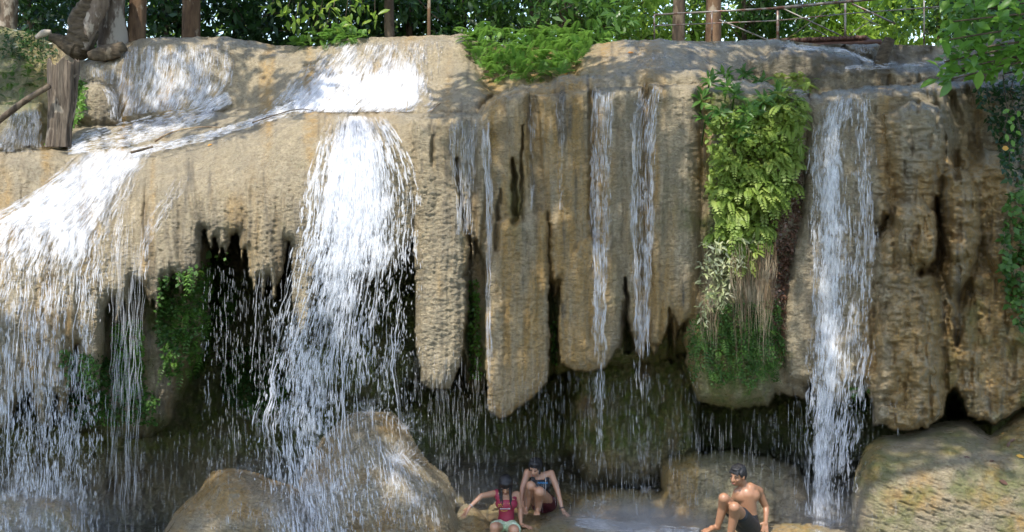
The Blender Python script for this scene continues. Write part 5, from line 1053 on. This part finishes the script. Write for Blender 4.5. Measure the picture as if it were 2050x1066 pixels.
# --- girl in the red top, sitting at the bottom edge
j = J(.05); e = person(None, 'girl in a red printed top and light green checked shorts sitting with both arms out')
S_ = .93
hd = j(1012, 972, .14); neck = j(1012, 990, .08); chest = j(1014, 1008, .08); belly = j(1014, 1032, .06); hip = j(1012, 1056, .05)
shR = j(1034, 990, .02); shL = j(992, 988, .04); elL = j(964, 993, .16); wrL = j(940, 1016, .26); elR = j(1041, 1020, .0); wrR = j(1043, 1050, .14)
kL = j(990, 1056, .50); kR = j(1030, 1062, .52)
bl = [('c', hip, .10, belly, .085), ('c', belly, .082, chest, .092), ('e', chest + V3(0, -.02, .01), (.125, .082, .085), None), ('c', chest, .08, neck, .045), ('c', neck, .042, hd, .042),
      ('c', chest + V3(.03, 0, .07), .055, shR, .044), ('c', chest + V3(-.03, 0, .07), .055, shL, .044), ('c', shL, .044, elL, .033), ('c', elL, .033, wrL, .021), ('c', shR, .044, elR, .033), ('c', elR, .033, wrR, .021),
      ('c', hip + V3(-.05, 0, 0), .085, kL, .060), ('c', hip + V3(.06, 0, 0), .085, kR, .060), ('c', kL, .056, kL + V3(-.02, .05, -.36), .035), ('c', kR, .056, kR + V3(.02, .05, -.36), .035)]
hand(bl, wrL, (-.55, -.35, -.75), (.4, .3, -.6), (-1, -.1, .1), .95, .1, .35); hand(bl, wrR, (.9, -.4, -.25), (0, 0, -1), (-.2, -1, 0), .95, .1, .4)
foot(bl, kL + V3(-.02, .05, -.42), kL + V3(-.04, -.18, -.44), .9); foot(bl, kR + V3(.02, .05, -.42), kR + V3(.04, -.18, -.44), .9)
P, B = head(bl, hd, (-.05, -.75, -.62), (0, -.6, .8), S_)
fuse('body', bl, SK_F, e); face(P, B, S_, e, LIP)
fuse('hair', [('e', P(0, -.022, .042), (.086, .098, .090), B), ('e', P(0, .035, .088), (.066, .045, .030), B), ('e', P(0, -.07, -.02), (.07, .05, .09), B)] +
     [('c', P(sx * .068, .015, .03), .024, P(sx * .070, .06, -.09), .016) for sx in (-1, 1)] + [('c', P(sx * .070, .06, -.09), .016, chest + V3(-sx * .062, -.105, -.03), .006) for sx in (-1, 1)] + [('c', P(sx * .055, .03, .02), .018, chest + V3(-sx * .048, -.11, .0), .006) for sx in (-1, 1)], HAIR, e, .006, 4)
fuse('top', [('c', hip + V3(0, -.005, .05), .106, belly, .095), ('c', belly, .093, chest, .102), ('e', chest + V3(0, -.022, .0), (.136, .092, .085), None), ('c', chest + V3(.055, 0, .04), .062, shR + V3(-.02, 0, .0), .040), ('c', chest + V3(-.055, 0, .04), .062, shL + V3(.012, 0, .0), .050)], RED, e, .007, 4)
fuse('shorts', [('c', hip + V3(0, 0, .01), .112, hip + V3(0, -.05, .0), .11), ('c', hip + V3(-.05, 0, 0), .10, hip * .35 + kL * .65 + V3(-.03, 0, 0), .078), ('c', hip + V3(.06, 0, 0), .10, hip * .3 + kR * .7 + V3(.03, 0, 0), .080)], GRN, e, .008, 4)
def print_on(pts, Yf, mat, name, parent, r=.005):
    mb = MB()
    for s_ in pts: P_ = np.array([at(a, b, Yf) for a, b in s_]); mb.tubes(P_[None], np.full((1, len(P_)), r), 5)
    return mb.build(name, mat, parent)
yf = .05 - .08 - .105
print_on([[(997 + 3.6 * k, 1012 - .3 * k), (998.2 + 3.6 * k, 1009 - .3 * k), (999.6 + 3.6 * k, 1012.2 - .3 * k), (999.4 + 3.6 * k, 1015 - .3 * k), (997.4 + 3.6 * k, 1015.4 - .3 * k)] for k in range(7)], yf, YEL, 'chest_print', e, .0045)
print_on([[(1001 + 2.6 * k, 1019.5), (1002.4 + 2.6 * k, 1017.8), (1003 + 2.6 * k, 1020.2)] for k in range(8)], yf + .004, WHT, 'chest_print', e, .0035)
print_on([[(1002, 1022.5), (1009, 1024), (1016, 1022.5)]], yf + .006, YEL, 'chest_print', e, .004)
ring('bracelet', wrL * .88 + elL * .12, wrL - elL, .026, WHT, e, .005)
# --- woman crouching, one hand on the rock
j = J(.62); e = person(None, 'woman in a black sleeveless top crouching barefoot with one hand on the rock')
S_ = .98
hd = j(1071, 937, .20); neck = j(1078, 950, .10); chest = j(1081, 970, .08); belly = j(1086, 992, .0); hip = j(1090, 1008, -.10)
shR = j(1103, 948, .04); shL = j(1056, 946, .08); elR = j(1117, 985, .10); wrR = j(1126, 1021, .18); elL = j(1046, 978, .16); wrL = j(1044, 1012, .28)
kL = j(1062, 973, .46); aL = j(1053, 1022, .24); kR = j(1080, 985, .50); aR = j(1077, 1024, .26)
bl = [('c', hip, .115, belly, .095), ('c', belly, .09, chest, .095), ('e', chest + V3(0, -.03, 0), (.13, .09, .09), None), ('c', chest, .085, neck, .048), ('c', neck, .045, hd, .045),
      ('c', chest + V3(.03, 0, .10), .055, shR, .046), ('c', chest + V3(-.03, 0, .10), .055, shL, .046), ('c', shR, .046, elR, .036), ('c', elR, .036, wrR, .022), ('c', shL, .046, elL, .036), ('c', elL, .036, wrL, .023),
      ('c', hip + V3(-.07, 0, 0), .095, kL, .062), ('c', kL, .060, kL * .65 + aL * .35 + V3(0, .05, 0), .056), ('c', kL * .65 + aL * .35 + V3(0, .05, 0), .056, aL, .033), ('c', hip + V3(.05, 0, 0), .098, kR, .066), ('c', kR, .064, kR * .65 + aR * .35 + V3(0, .05, 0), .058), ('c', kR * .65 + aR * .35 + V3(0, .05, 0), .058, aR, .034)]
hand(bl, wrR, (.6, -.35, -.6), (0, 0, -1), (-1, -.3, 0), .95, .1, .5); hand(bl, wrL, (.1, -.4, -.9), (1, 0, 0), (0, -1, 0), .95)
foot(bl, j(1054, 1024, .22), j(1050, 1031, .42), .95); foot(bl, j(1077, 1026, .24), j(1074, 1033, .45), .95)
P, B = head(bl, hd, (-.32, -.86, -.36), (0, -.3, .9), S_)
fuse('body', bl, SK_F, e); face(P, B, S_, e, LIP)
fuse('hair', [('e', P(0, -.024, .036), (.088, .098, .092), B), ('e', P(0, .035, .085), (.068, .045, .030), B), ('e', P(0, -.075, -.03), (.068, .05, .08), B), ('c', P(-.066, .0, .02), .026, P(-.066, .02, -.06), .014), ('c', P(.066, .0, .02), .026, P(.066, .0, -.06), .014), ('c', P(0, -.09, -.04), .04, P(.07, -.12, -.06), .02)], HAIR, e, .006, 4)
fuse('top', [('c', belly + V3(0, 0, -.04), .108, belly, .104), ('c', belly, .102, chest, .104), ('e', chest + V3(0, -.032, -.005), (.138, .098, .092), None), ('c', chest + V3(.06, 0, .05), .060, shR + V3(-.045, 0, .012), .036), ('c', chest + V3(-.06, 0, .05), .060, shL + V3(.045, 0, .012), .036)], BLK, e, .007, 4)
fuse('shorts', [('c', hip, .125, belly + V3(0, 0, -.03), .106), ('c', hip + V3(-.07, 0, 0), .108, hip * .6 + kL * .4, .092), ('c', hip + V3(.05, 0, 0), .112, hip * .5 + kR * .5, .095)], MAR, e, .008, 4)
print_on([[(1076 + 3.4 * k, 968 + (k % 2)), (1078 + 3.4 * k, 965.5), (1079.4 + 3.4 * k, 968.5)] for k in range(6)], .62 - .08 - .125, BLU, 'chest_print', e, .0055)
ring('wristband', wrR * .9 + elR * .1, wrR - elR, .028, BLK, e, .008)
